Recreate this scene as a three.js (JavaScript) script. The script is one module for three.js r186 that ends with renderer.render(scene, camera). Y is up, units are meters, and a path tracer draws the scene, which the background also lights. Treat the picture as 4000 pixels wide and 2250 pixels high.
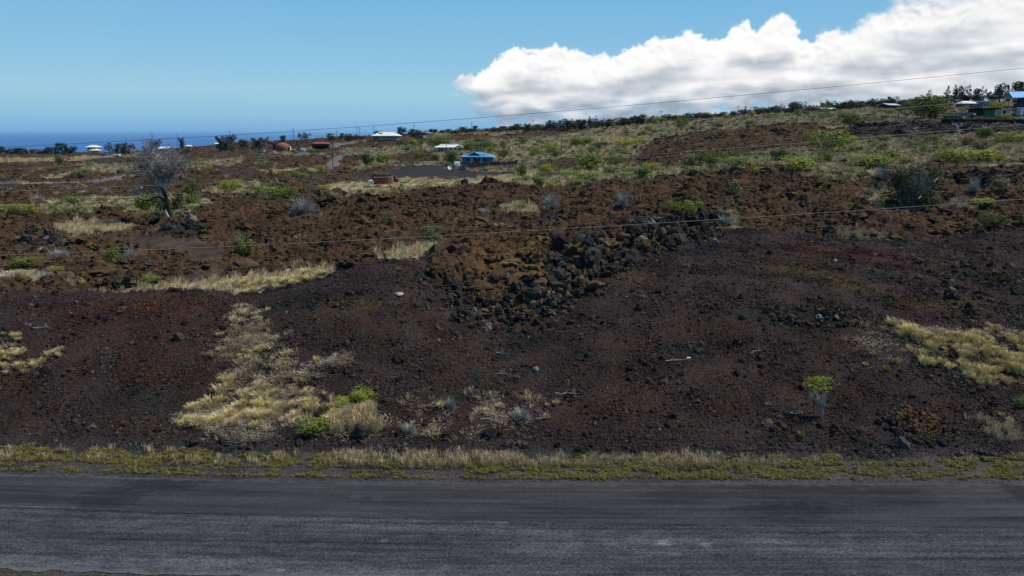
import * as THREE from 'three';
import { createNoise2D, createNoise3D } from 'simplex-noise';
import { mergeGeometries, mergeVertices, toCreasedNormals } from 'three/addons/utils/BufferGeometryUtils.js';

// ---------------------------------------------------------------- camera, sky, sun, exposure
const scene = new THREE.Scene();
const EYE = 12.5, PITCH = 12.1 * Math.PI / 180, FOCAL = 2826;
const camera = new THREE.PerspectiveCamera(2 * Math.atan(1125 / FOCAL) * 180 / Math.PI, 16 / 9, 0.5, 150000);
camera.position.set(0, EYE, 0);
camera.rotation.x = -PITCH;
const renderer = new THREE.WebGLRenderer({ antialias: true });
renderer.setSize(1024, 576);
renderer.toneMapping = THREE.LinearToneMapping;
renderer.toneMappingExposure = 1.0;
renderer.shadowMap.enabled = true;

const SUN = new THREE.Vector3(0.52, 0.84, -0.17).normalize();
const sun = new THREE.DirectionalLight(new THREE.Color(1, 0.94, 0.84), 5.0);
sun.position.copy(SUN).multiplyScalar(400);
sun.castShadow = true;
sun.shadow.mapSize.set(4096, 4096);
Object.assign(sun.shadow.camera, { left: -350, right: 350, top: 350, bottom: -350, near: 1, far: 1500 });
scene.add(sun, sun.target);

// ---------------------------------------------------------------- seeded noise
function rng(seed) { let a = seed | 0; return () => { a = (a + 0x6d2b79f5) | 0; let t = Math.imul(a ^ (a >>> 15), 1 | a); t = (t + Math.imul(t ^ (t >>> 7), 61 | t)) ^ t; return ((t ^ (t >>> 14)) >>> 0) / 4294967296; }; }
const N2 = createNoise2D(rng(11)), N2b = createNoise2D(rng(12)), N3 = createNoise3D(rng(13));
const clamp = (x, a = 0, b = 1) => Math.max(a, Math.min(b, x));
const lerp = (a, b, t) => a + (b - a) * t;
const sstep = (a, b, x) => { const t = clamp((x - a) / (b - a)); return t * t * (3 - 2 * t); };
function fbm(x, y, n = 4) { let s = 0, a = 0.5, f = 1; for (let i = 0; i < n; i++) { s += a * N2(x * f + i * 17.3, y * f - i * 9.1); a *= 0.5; f *= 2.03; } return s; }
function billow(x, y, n = 4) { let s = 0, a = 0.5, f = 1; for (let i = 0; i < n; i++) { s += a * (1 - 2 * Math.abs(N2b(x * f + i * 7.7, y * f + i * 3.3))); a *= 0.52; f *= 2.1; } return s; }

// a direction of view of the survey photograph (4000 x 2250): sideways, up and forward per unit of distance
function ray(u, v) {
  const xc = (u - 2000) / FOCAL, yc = (1125 - v) / FOCAL, c = Math.cos(PITCH), s = Math.sin(PITCH);
  return [xc, yc * c - s, c + yc * s];
}

// ---------------------------------------------------------------- the sky: clear air and trade-wind cumulus
function makeSky() {
  const W = 4096, H = 2048, data = new Float32Array(W * H * 4), D = Math.PI / 180;
  const dir2 = (u, v) => { const [x, y, f] = ray(u, v); return [Math.atan2(x, f) / D, Math.atan2(y, Math.hypot(x, f)) / D]; };
  const lin = (c) => { c /= 255; return c <= 0.04045 ? c / 12.92 : Math.pow((c + 0.055) / 1.055, 2.4); };
  const L3 = (r, g, b) => [lin(r), lin(g), lin(b)];
  // air: colour by height above the horizon in degrees
  const air = [[-90, L3(120, 168, 205)], [-1.5, L3(115, 167, 214)], [0.2, L3(124, 175, 218)], [1.2, L3(144, 192, 222)], [3, L3(158, 204, 225)], [5, L3(144, 196, 227)], [8, L3(129, 187, 225)], [12, L3(110, 173, 219)], [20, L3(86, 149, 206)], [40, L3(62, 118, 182)], [90, L3(44, 92, 158)]];
  const airAt = (e) => { let i = 0; while (i < air.length - 2 && e > air[i + 1][0]) i++; const t = clamp((e - air[i][0]) / (air[i + 1][0] - air[i][0])); return [0, 1, 2].map((k) => lerp(air[i][1][k], air[i + 1][1][k], t)); };
  // the big bank: top edge of the cloud by azimuth
  const topPts = [[1770, 332], [1800, 305], [1850, 280], [1900, 252], [1950, 222], [2000, 192], [2060, 192], [2120, 186], [2170, 182], [2230, 200], [2310, 222], [2400, 208], [2500, 172], [2600, 148], [2690, 128], [2760, 148], [2830, 150], [2860, 105], [2920, 92], [2960, 112], [3000, 62], [3060, 56], [3105, 95], [3130, 142], [3180, 150], [3220, 128], [3290, 130], [3340, 110], [3420, 52], [3500, 12], [3560, 5], [3700, -20], [4000, -90], [4400, -170], [5200, -160], [6500, 20]].map(([u, v]) => dir2(u, v));
  const botPts = [[1770, 336], [1790, 352], [1830, 385], [1870, 420], [1900, 452], [1940, 486], [1990, 500], [2100, 500], [2400, 476], [2700, 450], [3000, 425], [3300, 420], [3600, 430], [4000, 500], [6500, 520]].map(([u, v]) => dir2(u, v));
  const along = (pts, a) => { if (a <= pts[0][0]) return pts[0][1]; for (let i = 1; i < pts.length; i++) if (a <= pts[i][0]) return lerp(pts[i - 1][1], pts[i][1], (a - pts[i - 1][0]) / (pts[i][0] - pts[i - 1][0])); return pts[pts.length - 1][1]; };
  const a0 = topPts[0][0], a1 = topPts[topPts.length - 1][0];
  const puff = (a, e, n) => { let s = 0, w = 0.5, f = 1; for (let i = 0; i < n; i++) { const k = Math.abs(N3(a * f * 0.32 + 3 * i, e * f * 0.42 - 5 * i, i * 2.7)); s += w * (1 - 2.2 * k); w *= 0.5; f *= 2.15; } return s; };
  const relief = (a, e) => { const wa = a + 0.5 * N2(a * 0.5, e * 0.7), we = e + 0.35 * N2b(a * 0.5 + 9, e * 0.7); return puff(wa, we, 5); };
  const inBank = (a, e) => {
    const top = along(topPts, a), bot = along(botPts, a), r = relief(a, e);
    const soft = sstep(20, 30, a);
    const up = (top - e) + r * 0.52 - 0.08, down = (e - bot) + 0.75 * N2(a * 0.35 + 4, e * 0.9) + r * 0.35;
    const t = sstep(-0.05 - 0.5 * soft, 0.13 + 0.7 * soft, up + 0.10 * N2(a * 3.1, e * 3.4)) * sstep(-0.5, 0.9, down) * sstep(a0 - 0.35, a0 + 0.25, a + r * 0.3);
    return [t, up, down, r];
  };
  for (let j = 0; j < H; j++) {
    const e = (j + 0.5) / H * 180 - 90, base = airAt(e);
    for (let i = 0; i < W; i++) {
      const a = (i + 0.5) / W * 360 - 90, az = a > 180 ? a - 360 : a, o = (j * W + i) * 4;
      let c = [...base];
      // slight whitening of the air to the left, towards the sea
      const side = sstep(10, -35, az) * sstep(-60, -30, az) * 0;
      if (side) c = c.map((x) => x + side);
      // small far clouds low over the land and a faint shred high up on the left
      if (e > -3 && e < 30) {
        const band = sstep(-1.2, 0.6, e) * sstep(4.2, 2.2, e) * sstep(4, 14, az) * sstep(110, 70, az);
        if (band > 0) { const k = band * sstep(0.02, 0.5, fbm(az * 0.3 + 40, e * 0.95, 5) + 0.18); c = c.map((x, q) => lerp(x, [0.66, 0.71, 0.77][q], k * 0.85)); }
        const ring = sstep(45, 75, Math.abs(az)) * sstep(0, 3, e) * sstep(16, 8, e);   // the same weather goes on round the horizon
        if (ring > 0) { const k = ring * sstep(0.05, 0.55, fbm(a * 0.09 + 70, e * 0.22, 5)); c = c.map((x, q) => lerp(x, [0.72, 0.75, 0.8][q], k)); }
        const sh = Math.hypot((az + 31.6) / 2.0, (e - 9.7) / 0.45);
        if (sh < 1.4) { const k = sstep(1.25, 0.3, sh + 0.5 * fbm(az * 1.5, e * 3, 4)) * 0.3; c = c.map((x, q) => lerp(x, [0.27, 0.33, 0.47][q], k)); }
        if (az > a0 - 2 && az < a1) {
          const [t, up, down, r] = inBank(az, e);
          if (t > 0.002) {
            const q = 0.14, gx = relief(az + q, e) - relief(az - q, e), gy = relief(az, e + q) - relief(az, e - q);
            const big = fbm(az * 0.13 + 2.2, e * 0.5 + 6, 3);
            const depth = sstep(0.1, 3.6, up), floor = sstep(2.6, 0.2, down);
            let b = 0.99 + clamp(-gx * 0.09 - gy * 0.16, -0.16, 0.06) * (1 - 0.85 * sstep(0.1, 0.6, depth)) - 0.22 * sstep(0.25, 0.9, depth) - 0.22 * floor + big * 0.34 * depth;
            b -= 0.16 * sstep(20, 32, az) * (1 - sstep(0, 2.2, up)) ;
            b += 0.10 * sstep(0.1, 0.6, fbm(az * 0.22 + 30, e * 0.8, 3)) * depth;
            b = clamp(b, 0.5, 1.0);
            const blue = clamp((0.9 - b) * 0.55 + floor * 0.16 * sstep(22, 5, az));
            const col = [b * (1 - blue * 1.1), b * (1 - blue * 0.62), b * (1 - blue * 0.12) + 0.01];
            c = c.map((x, k) => lerp(x, col[k], t));
          }
        }
      }
      data[o] = c[0]; data[o + 1] = c[1]; data[o + 2] = c[2]; data[o + 3] = 1;
    }
  }
  const t = new THREE.DataTexture(data, W, H, THREE.RGBAFormat, THREE.FloatType);
  t.mapping = THREE.EquirectangularReflectionMapping; t.magFilter = THREE.LinearFilter; t.needsUpdate = true;
  return t;
}
scene.background = makeSky();
scene.environment = scene.background;

// ---------------------------------------------------------------- the lie of the land (d = metres ahead of the origin, x = metres to the right)
const rise = (v) => { const [, y, f] = ray(2000, v); return y / f; };
const columns = [   // sight line, then [distance, height seen at that row of the survey]
  [0, [[42, 1130], [53, 1000], [66, 905], [78, 850], [110, 765], [150, 718], [270, 645], [430, 610], [520, 604], [640, 612]]],
  [600, [[42, 1130], [54, 1000], [68, 872], [80, 838], [110, 772], [150, 722], [250, 655], [400, 612], [520, 596], [620, 593]]],
  [1000, [[42, 1118], [54, 1010], [70, 885], [82, 808], [104, 775], [145, 708], [230, 655], [330, 618], [420, 590], [500, 573], [600, 556]]],
  [1500, [[44, 1035], [56, 955], [70, 850], [86, 748], [112, 738], [150, 722], [190, 690], [230, 662], [300, 622], [380, 585], [450, 549], [560, 530]]],
  [2000, [[40, 1240], [46, 1085], [54, 965], [62, 890], [74, 800], [88, 725], [120, 715], [160, 692], [200, 672], [250, 643], [300, 610], [370, 565], [450, 520], [520, 503]]],
  [2500, [[40, 1190], [48, 1010], [54, 930], [62, 865], [74, 770], [88, 698], [110, 672], [140, 640], [200, 578], [300, 522], [420, 482]]],
  [3000, [[40, 1160], [55, 912], [64, 832], [74, 742], [86, 655], [105, 622], [130, 588], [150, 548], [170, 512], [230, 490], [300, 462], [380, 440]]],
  [3500, [[40, 1165], [55, 922], [64, 850], [76, 762], [92, 684], [112, 632], [140, 570], [170, 520], [200, 475], [260, 440], [330, 414]]],
  [4000, [[40, 1140], [55, 890], [66, 822], [78, 742], [98, 648], [120, 592], [150, 530], [180, 485], [215, 455], [250, 437], [330, 400]]],
].map(([u, list]) => {
  const s = (u - 2000) / FOCAL / 0.985, p = [[20, 0], [26.6, 0], [27.6, 0.08], ...list.map(([d, v]) => [d, EYE + d * rise(v)])];
  const [dl, hl] = p[p.length - 1], left = sstep(-0.2, -0.5, s);
  p.push([dl * 1.25, lerp(hl + 1, hl - 8, sstep(0.3, -0.3, s))], [dl * 2, lerp(hl + 2, hl - 45, sstep(0.35, -0.35, s))], [2600, lerp(40, -262, sstep(0.3, -0.2, s))], [9000, -262 - 30 * left]);
  return { s, x: p.map((q) => Math.log(q[0])), h: p.map((q) => q[1]) };
});
function pchip(x, y) {   // monotone cubic
  const n = x.length, dl = [], m = [];
  for (let i = 0; i < n - 1; i++) dl.push((y[i + 1] - y[i]) / (x[i + 1] - x[i]));
  for (let i = 0; i < n; i++) m.push(i === 0 ? dl[0] : i === n - 1 ? dl[n - 2] : dl[i - 1] * dl[i] <= 0 ? 0 : 2 * dl[i - 1] * dl[i] / (dl[i - 1] + dl[i]));
  return (t) => {
    if (t <= x[0]) return y[0]; if (t >= x[n - 1]) return y[n - 1];
    let i = 0; while (t > x[i + 1]) i++;
    const hh = x[i + 1] - x[i], k = (t - x[i]) / hh, k2 = k * k, k3 = k2 * k;
    return y[i] * (2 * k3 - 3 * k2 + 1) + y[i + 1] * (-2 * k3 + 3 * k2) + m[i] * hh * (k3 - 2 * k2 + k) + m[i + 1] * hh * (k3 - k2);
  };
}
const LN0 = Math.log(20), LN1 = Math.log(9000), GS = 260, GD = 420, SMAX = 1.0;
const landGrid = new Float32Array((GS + 1) * (GD + 1));
{
  const f = columns.map((c) => pchip(c.x, c.h)), ss = columns.map((c) => c.s);
  for (let j = 0; j <= GD; j++) {
    const ln = lerp(LN0, LN1, j / GD), across = pchip(ss, f.map((g) => g(ln)));
    for (let i = 0; i <= GS; i++) landGrid[j * (GS + 1) + i] = across(lerp(-SMAX, SMAX, i / GS));
  }
}
function land(x, d) {   // smooth ground height
  if (d < 20.01) return 0;
  const s = clamp(x / d, -SMAX, SMAX - 1e-6), i = (s + SMAX) / (2 * SMAX) * GS, j = clamp((Math.log(d) - LN0) / (LN1 - LN0), 0, 0.99999) * GD;
  const i0 = Math.floor(i), j0 = Math.floor(j), a = i - i0, b = j - j0, k = j0 * (GS + 1) + i0, w = GS + 1;
  return lerp(lerp(landGrid[k], landGrid[k + 1], a), lerp(landGrid[k + w], landGrid[k + w + 1], a), b);
}
function at(u, v, far = 3000) {   // where a line of sight of the survey meets the smooth ground: [x, d, height]
  const [rx, ry, rf] = ray(u, v);
  let d0 = 8;
  for (let d = 8; d < far; d *= 1.004) {
    if (EYE + d * ry / rf < land(d * rx / rf, d)) {
      let lo = d0, hi = d;
      for (let k = 0; k < 14; k++) { const m = (lo + hi) / 2; if (EYE + m * ry / rf < land(m * rx / rf, m)) hi = m; else lo = m; }
      return [hi * rx / rf, hi, land(hi * rx / rf, hi)];
    }
    d0 = d;
  }
  return null;
}
const atD = (u, d) => { const [rx, , rf] = ray(u, 700); const x = d * rx / rf; return [x, d, land(x, d)]; };   // a known distance along a sight line
const metres = (px, d) => px * d / FOCAL;   // size of something that spans px at distance d

// ---------------------------------------------------------------- what covers the land: surveyed patches, as outlines on the ground
const CINDER = 0, LAVA = 1, SCRUB = 2, TAN = 3, DARK = 4, DRIVE = 5, BLACKLAVA = 6, EARTH = 7;
const patches = [
  [LAVA, [[-300, 1145], [0, 1128], [250, 1140], [440, 1135], [700, 1120], [900, 1085], [1250, 1075], [1330, 1050], [1480, 1010], [1560, 1000], [1740, 955], [1700, 1010], [1655, 1060], [1700, 1090], [1800, 1130], [1830, 1170], [1900, 1215], [2000, 1235], [2100, 1200], [2200, 1150], [2300, 1070], [2420, 1010], [2560, 960], [2700, 905], [2850, 880], [2960, 898], [3100, 910], [3300, 922], [3480, 930], [3620, 932], [3800, 910], [4000, 885], [4400, 870], [4400, 640], [4000, 640], [3800, 655], [3640, 645], [3500, 672], [3370, 692], [3260, 706], [3180, 692], [3100, 676], [3012, 658], [2900, 664], [2750, 676], [2600, 694], [2420, 704], [2280, 724], [2127, 734], [1950, 728], [1817, 730], [1700, 738], [1553, 752], [1400, 767], [1290, 774], [1150, 790], [1000, 802], [823, 814], [760, 850], [700, 885], [560, 885], [420, 860], [300, 855], [150, 845], [0, 850], [-300, 850]]],
  [SCRUB, [[160, 790], [300, 780], [560, 775], [750, 765], [830, 790], [780, 830], [600, 850], [340, 840], [180, 838]]],
  [SCRUB, [[-300, 800], [0, 800], [130, 810], [130, 836], [0, 842], [-300, 845]]],
  [TAN, [[215, 895], [300, 885], [460, 885], [530, 900], [460, 918], [300, 922], [230, 910]]],
  [EARTH, [[260, 938], [500, 922], [700, 928], [800, 942], [870, 975], [905, 1010], [880, 1040], [760, 1035], [730, 990], [600, 962], [400, 952]]],
  [EARTH, [[640, 1082], [760, 1062], [900, 1055], [880, 1075], [700, 1095]]],
  [TAN, [[450, 1140], [560, 1118], [800, 1100], [1000, 1075], [1130, 1065], [1250, 1050], [1330, 1055], [1230, 1080], [1120, 1105], [950, 1122], [700, 1133]]],
  [TAN, [[1470, 1010], [1560, 990], [1680, 962], [1740, 950], [1735, 985], [1650, 1008], [1540, 1014]]],
  [TAN, [[-300, 622], [100, 619], [260, 617], [380, 611], [520, 608], [520, 615], [300, 625], [60, 635], [-300, 638]]],
  [DARK, [[330, 622], [470, 612], [560, 610], [560, 620], [430, 628], [330, 628]]],
  [DRIVE, [[320, 714], [360, 706], [480, 686], [560, 678], [570, 688], [450, 706], [350, 718]]],
  [DRIVE, [[-300, 722], [320, 709], [320, 715], [-300, 729]]],
  [DARK, [[-300, 729], [320, 716], [340, 722], [200, 734], [-300, 742]]],
  [SCRUB, [[720, 642], [800, 630], [960, 618], [960, 632], [860, 657], [740, 662]]],
  [SCRUB, [[310, 642], [420, 642], [560, 652], [480, 674], [380, 674], [320, 662]]],
  [TAN, [[150, 690], [250, 680], [300, 672], [300, 680], [200, 698]]],
  [SCRUB, [[820, 720], [1000, 712], [1100, 730], [1060, 760], [900, 770], [840, 750]]],
  [TAN, [[1000, 672], [1120, 664], [1250, 659], [1250, 669], [1100, 679], [1000, 682]]],
  [DARK, [[870, 668], [960, 655], [1010, 666], [960, 684], [860, 684]]],
  [SCRUB, [[1060, 594], [1250, 598], [1300, 602], [1260, 609], [1060, 607]]],
  [SCRUB, [[1330, 584], [1460, 578], [1600, 565], [1760, 590], [1700, 606], [1500, 606], [1340, 600]]],
  [SCRUB, [[1340, 655], [1420, 612], [1520, 600], [1700, 590], [1850, 575], [2000, 560], [2120, 590], [2110, 640], [1930, 620], [1800, 645], [1600, 645], [1400, 665]]],
  [LAVA, [[1530, 604], [1650, 596], [1720, 606], [1690, 636], [1560, 640], [1510, 620]]],
  [LAVA, [[1305, 655], [1330, 626], [1390, 612], [1420, 630], [1410, 652]]],
  [DRIVE, [[1262, 660], [1290, 634], [1302, 612], [1348, 609], [1342, 624], [1312, 645], [1290, 662]]],
  [DRIVE, [[1320, 604], [1400, 600], [1520, 604], [1500, 612], [1340, 612]]],
  [DRIVE, [[1150, 582], [1250, 570], [1330, 556], [1430, 552], [1400, 560], [1260, 580], [1160, 586]]],
  [DRIVE, [[1160, 596], [1240, 598], [1230, 606], [1170, 606]]],
  [DARK, [[1330, 704], [1480, 682], [1580, 654], [1640, 645], [1760, 645], [1800, 662], [1900, 672], [2000, 668], [2060, 670], [1950, 692], [1800, 702], [1600, 694], [1440, 706], [1340, 718]]],
  [TAN, [[1220, 742], [1330, 718], [1450, 707], [1600, 697], [1780, 706], [1950, 692], [2050, 676], [2120, 640], [2125, 664], [2090, 702], [2020, 722], [1900, 727], [1780, 728], [1650, 738], [1500, 749], [1360, 760]]],
  [DARK, [[1180, 752], [1210, 730], [1280, 728], [1300, 744], [1240, 756]]],
  [SCRUB, [[1280, 770], [1400, 752], [1560, 741], [1620, 745], [1500, 758], [1320, 774]]],
  [LAVA, [[2060, 664], [2090, 628], [2150, 620], [2270, 623], [2285, 652], [2200, 668]]],
  [LAVA, [[2040, 694], [2190, 675], [2185, 692], [2060, 706]]],
  [LAVA, [[2510, 600], [2520, 570], [2580, 537], [2700, 525], [2850, 505], [3000, 495], [3090, 494], [3250, 500], [3400, 482], [3600, 474], [4300, 478], [4300, 515], [3900, 520], [3700, 530], [3500, 545], [3330, 552], [3200, 572], [3000, 592], [2900, 615], [2740, 632], [2640, 655], [2480, 652], [2350, 628], [2480, 612]]],
  [BLACKLAVA, [[3330, 486], [3600, 476], [4300, 480], [4300, 514], [3700, 526], [3400, 536], [3280, 522]]],
  [LAVA, [[2000, 525], [2100, 505], [2330, 499], [2300, 512], [2100, 534], [1800, 545], [1600, 550], [1600, 540], [1800, 530]]],
  [LAVA, [[2300, 560], [2400, 553], [2420, 566], [2320, 572]]],
  [TAN, [[2300, 538], [2380, 532], [2470, 542], [2440, 554], [2320, 554]]],
  [EARTH, [[3470, 462], [3560, 458], [3690, 462], [3690, 474], [3500, 474]]],
  [BLACKLAVA, [[3720, 690], [3800, 672], [3950, 685], [3990, 720], [3850, 740], [3740, 725]]],
  [SCRUB, [[3370, 770], [3480, 720], [3600, 705], [3640, 790], [3560, 812], [3400, 815]]],
  [SCRUB, [[3690, 806], [3900, 800], [3920, 815], [3760, 826]]],
  [SCRUB, [[3180, 700], [3220, 672], [3370, 672], [3370, 705], [3260, 720]]],
  [TAN, [[1940, 822], [1980, 806], [2080, 808], [2110, 832], [2020, 842]]],
  [BLACKLAVA, [[2060, 838], [2200, 828], [2240, 850], [2120, 866]]],
  [BLACKLAVA, [[560, 930], [650, 900], [760, 890], [800, 910], [700, 925]]],
  [BLACKLAVA, [[150, 940], [260, 935], [300, 965], [200, 985], [60, 970]]],
  [SCRUB, [[-300, 1050], [0, 1050], [150, 1060], [210, 1085], [130, 1100], [0, 1092], [-300, 1090]]],
].map(([kind, line]) => {
  const pts = line.map(([u, v]) => at(u, v)).filter(Boolean).map(([x, d]) => [x / d * 700, Math.log(d) * 400]);
  const b = [Infinity, Infinity, -Infinity, -Infinity];
  for (const [x, y] of pts) { b[0] = Math.min(b[0], x); b[1] = Math.min(b[1], y); b[2] = Math.max(b[2], x); b[3] = Math.max(b[3], y); }
  return { kind, pts, b };
});
function inside(pts, x, y) { let k = false; for (let i = 0, j = pts.length - 1; i < pts.length; j = i++) { const [xi, yi] = pts[i], [xj, yj] = pts[j]; if ((yi > y) !== (yj > y) && x < (xj - xi) * (y - yi) / (yj - yi) + xi) k = !k; } return k; }
function coverExact(x, d) {
  const X = x / d * 700, Y = Math.log(d) * 400, s = x / d;
  let k = d < 57 ? CINDER : s < -0.12 ? LAVA : SCRUB;
  for (const p of patches) if (X > p.b[0] && X < p.b[2] && Y > p.b[1] && Y < p.b[3] && inside(p.pts, X, Y)) k = p.kind;
  return k;
}
// a map of the covers and of how rough the ground is, on a grid of bearings and distances
const CS = 1100, CD = 760, CL0 = Math.log(26), CL1 = Math.log(900), cover = new Uint8Array(CS * CD), rough = new Float32Array(CS * CD);
for (let j = 0; j < CD; j++) for (let i = 0; i < CS; i++) {
  const d = Math.exp(lerp(CL0, CL1, j / (CD - 1))), x = lerp(-SMAX, SMAX, i / (CS - 1)) * d, w = 0.012 * d + 0.25;
  const k = coverExact(x + w * fbm(x * 0.9 / (0.3 + d * 0.012), d * 0.5 / (0.3 + d * 0.012), 3), Math.max(26, d + w * 1.6 * fbm(x * 0.9 / (0.3 + d * 0.012) + 50, d * 0.5 / (0.3 + d * 0.012), 3)));
  cover[j * CS + i] = k;
  rough[j * CS + i] = k === LAVA ? 1 : k === BLACKLAVA ? 0.8 : k === SCRUB ? 0.22 : k === TAN ? 0.12 : k === EARTH ? 0.06 : 0;
}
for (let pass = 0; pass < 2; pass++) {
  const r = rough.slice();
  for (let j = 1; j < CD - 1; j++) for (let i = 1; i < CS - 1; i++) { let s = 0; for (let a = -1; a < 2; a++) for (let b = -1; b < 2; b++) s += r[(j + a) * CS + i + b]; rough[j * CS + i] = s / 9; }
}
const cell = (x, d) => [clamp((x / d + SMAX) / (2 * SMAX)) * (CS - 1), clamp((Math.log(d) - CL0) / (CL1 - CL0)) * (CD - 1)];
function coverAt(x, d) { if (d < 26) return CINDER; const [i, j] = cell(x, d); return cover[Math.round(j) * CS + Math.round(i)]; }
function roughAt(x, d) { if (d < 26) return 0; const [i, j] = cell(x, d), i0 = Math.min(CS - 2, Math.floor(i)), j0 = Math.min(CD - 2, Math.floor(j)), k = j0 * CS + i0, a = i - i0, b = j - j0; return lerp(lerp(rough[k], rough[k + 1], a), lerp(rough[k + CS], rough[k + CS + 1], a), b); }

const gullyA = at(960, 1180), gullyB = at(950, 1620), bank = at(3050, 1150), bankB = at(420, 1330);
const tongue = at(2030, 1090);   // the ochre, freshly broken end of the flow
function relief(x, d) {   // bumps of the ground over the smooth land
  const r = roughAt(x, d);
  let h = 0;
  if (d > 27.2 && d < 70) h += (0.05 * fbm(x * 0.55, d * 0.55, 4) + 0.045 * fbm(x * 0.16 + 8, d * 0.16, 2)) * sstep(27.2, 29, d);
  if (d > 28.5 && d < 52 && r < 0.5) {   // a grassy gully on the left of the lot and a swelling bank on its right
    const q = (d - gullyB[1]) / (gullyA[1] - gullyB[1]), gx = lerp(gullyB[0], gullyA[0], q);
    h -= 0.5 * Math.exp(-(((x - gx) / 2.6) ** 2)) * sstep(28.5, 31, d) * sstep(46, 38, d);
    h += 0.42 * Math.exp(-(((x - bank[0]) / 9) ** 2) - (((d - bank[1]) / 7) ** 2)) * sstep(28.5, 31, d) + 0.3 * Math.exp(-(((x - bankB[0]) / 6) ** 2) - (((d - bankB[1]) / 5) ** 2)) * sstep(28.5, 31, d);
  }
  if (r > 0.01) {
    h += r * 0.75 * Math.exp(-(((x - tongue[0] - 1.5) / 9) ** 2) - (((d - tongue[1] - 3) / 8) ** 2));   // the end of the flow bulges
    const g = clamp(0.55 + d / 150, 0.8, 3);   // swells get longer with distance
    const near = sstep(700, 200, d);
    h += r * (0.62 * g * fbm(x * 0.085 / g, d * 0.085 / g, 3) + 0.5 * billow(x * 0.17 + 3, d * 0.14, 2) + 0.36 * billow(x * 0.36 + 1.5 * N2(x * 0.07, d * 0.07), d * 0.30, 4) * (0.35 + 0.65 * near) + (0.16 * (2 * Math.abs(N2b(x * 0.75 + 0.5 * N2(x * 0.6, d * 0.6), d * 0.5)) - 0.6) + 0.10 * N2(x * 1.5, d * 1.0) + 0.05 * (2 * Math.abs(N2(x * 2.8, d * 1.8)) - 0.6) + 0.03 * N2b(x * 6, d * 4.5)) * near - 0.10);
  }
  if (d > 27.8 && d < 29.6) h += 0.12 * sstep(27.8, 28.6, d) * sstep(29.6, 28.8, d) * (0.6 + N2(x * 0.35, 3));   // graded windrow along the verge
  return h;
}
const surf = (x, d) => land(x, d) + relief(x, d);

// base colours of the covers (linear)
const tones = {
  [CINDER]: [0.0315, 0.0225, 0.0195], [LAVA]: [0.057, 0.0345, 0.0205], [SCRUB]: [0.19, 0.155, 0.085], [TAN]: [0.215, 0.175, 0.105],
  [DARK]: [0.030, 0.028, 0.028], [DRIVE]: [0.112, 0.106, 0.098], [BLACKLAVA]: [0.024, 0.0195, 0.018], [EARTH]: [0.058, 0.044, 0.034],
};
const cinderPatches = [   // red, ochre and black spreads of cinder on the graded lot: u, v, half width, half height, colour, strength
  [560, 1215, 380, 75, [0.052, 0.024, 0.019], 0.9], [560, 1205, 60, 22, [0.085, 0.035, 0.018], 0.9], [650, 1420, 260, 110, [0.042, 0.023, 0.020], 0.7], [60, 1480, 90, 70, [0.065, 0.035, 0.022], 0.8],
  [1370, 1185, 140, 42, [0.072, 0.050, 0.026], 0.8], [1480, 1110, 160, 45, [0.040, 0.027, 0.027], 0.7], [1150, 1160, 200, 40, [0.020, 0.019, 0.021], 0.9], [900, 1270, 90, 26, [0.062, 0.046, 0.024], 0.7],
  [3330, 1000, 300, 50, [0.050, 0.022, 0.020], 0.9], [3180, 970, 60, 18, [0.075, 0.028, 0.022], 0.8], [3560, 1215, 110, 110, [0.040, 0.021, 0.023], 0.9], [3080, 1060, 150, 50, [0.066, 0.045, 0.022], 0.8],
  [3270, 1115, 110, 45, [0.068, 0.046, 0.022], 0.8], [3500, 1190, 90, 45, [0.066, 0.045, 0.022], 0.75], [3720, 1205, 140, 50, [0.062, 0.044, 0.022], 0.75], [3830, 1050, 160, 60, [0.05, 0.038, 0.022], 0.5], [2480, 1090, 110, 38, [0.064, 0.046, 0.024], 0.75],
  [2700, 985, 260, 28, [0.020, 0.019, 0.022], 0.9], [3450, 1085, 90, 22, [0.026, 0.027, 0.030], 0.8], [2900, 1010, 120, 30, [0.045, 0.022, 0.022], 0.7], [2650, 1330, 420, 60, [0.040, 0.024, 0.021], 0.6], [2500, 1600, 420, 90, [0.043, 0.025, 0.022], 0.6],
  [1700, 1290, 260, 60, [0.042, 0.026, 0.023], 0.6], [3350, 1540, 330, 110, [0.036, 0.023, 0.022], 0.6], [3950, 1120, 120, 90, [0.020, 0.019, 0.020], 0.8], [2100, 1330, 300, 40, [0.023, 0.021, 0.022], 0.8], [3150, 1250, 300, 50, [0.03, 0.026, 0.024], 0.8], [700, 1570, 500, 60, [0.023, 0.021, 0.022], 0.7],
].map(([u, v, ru, rv, c, w]) => { const p = at(u, v), q = at(u, v - rv), r = at(u, v + rv); return p && q && r && { x: p[0], d: p[1], rx: metres(ru, p[1]), rd: Math.max(0.4, (q[1] - r[1]) / 2), c, w }; }).filter(Boolean);
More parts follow.
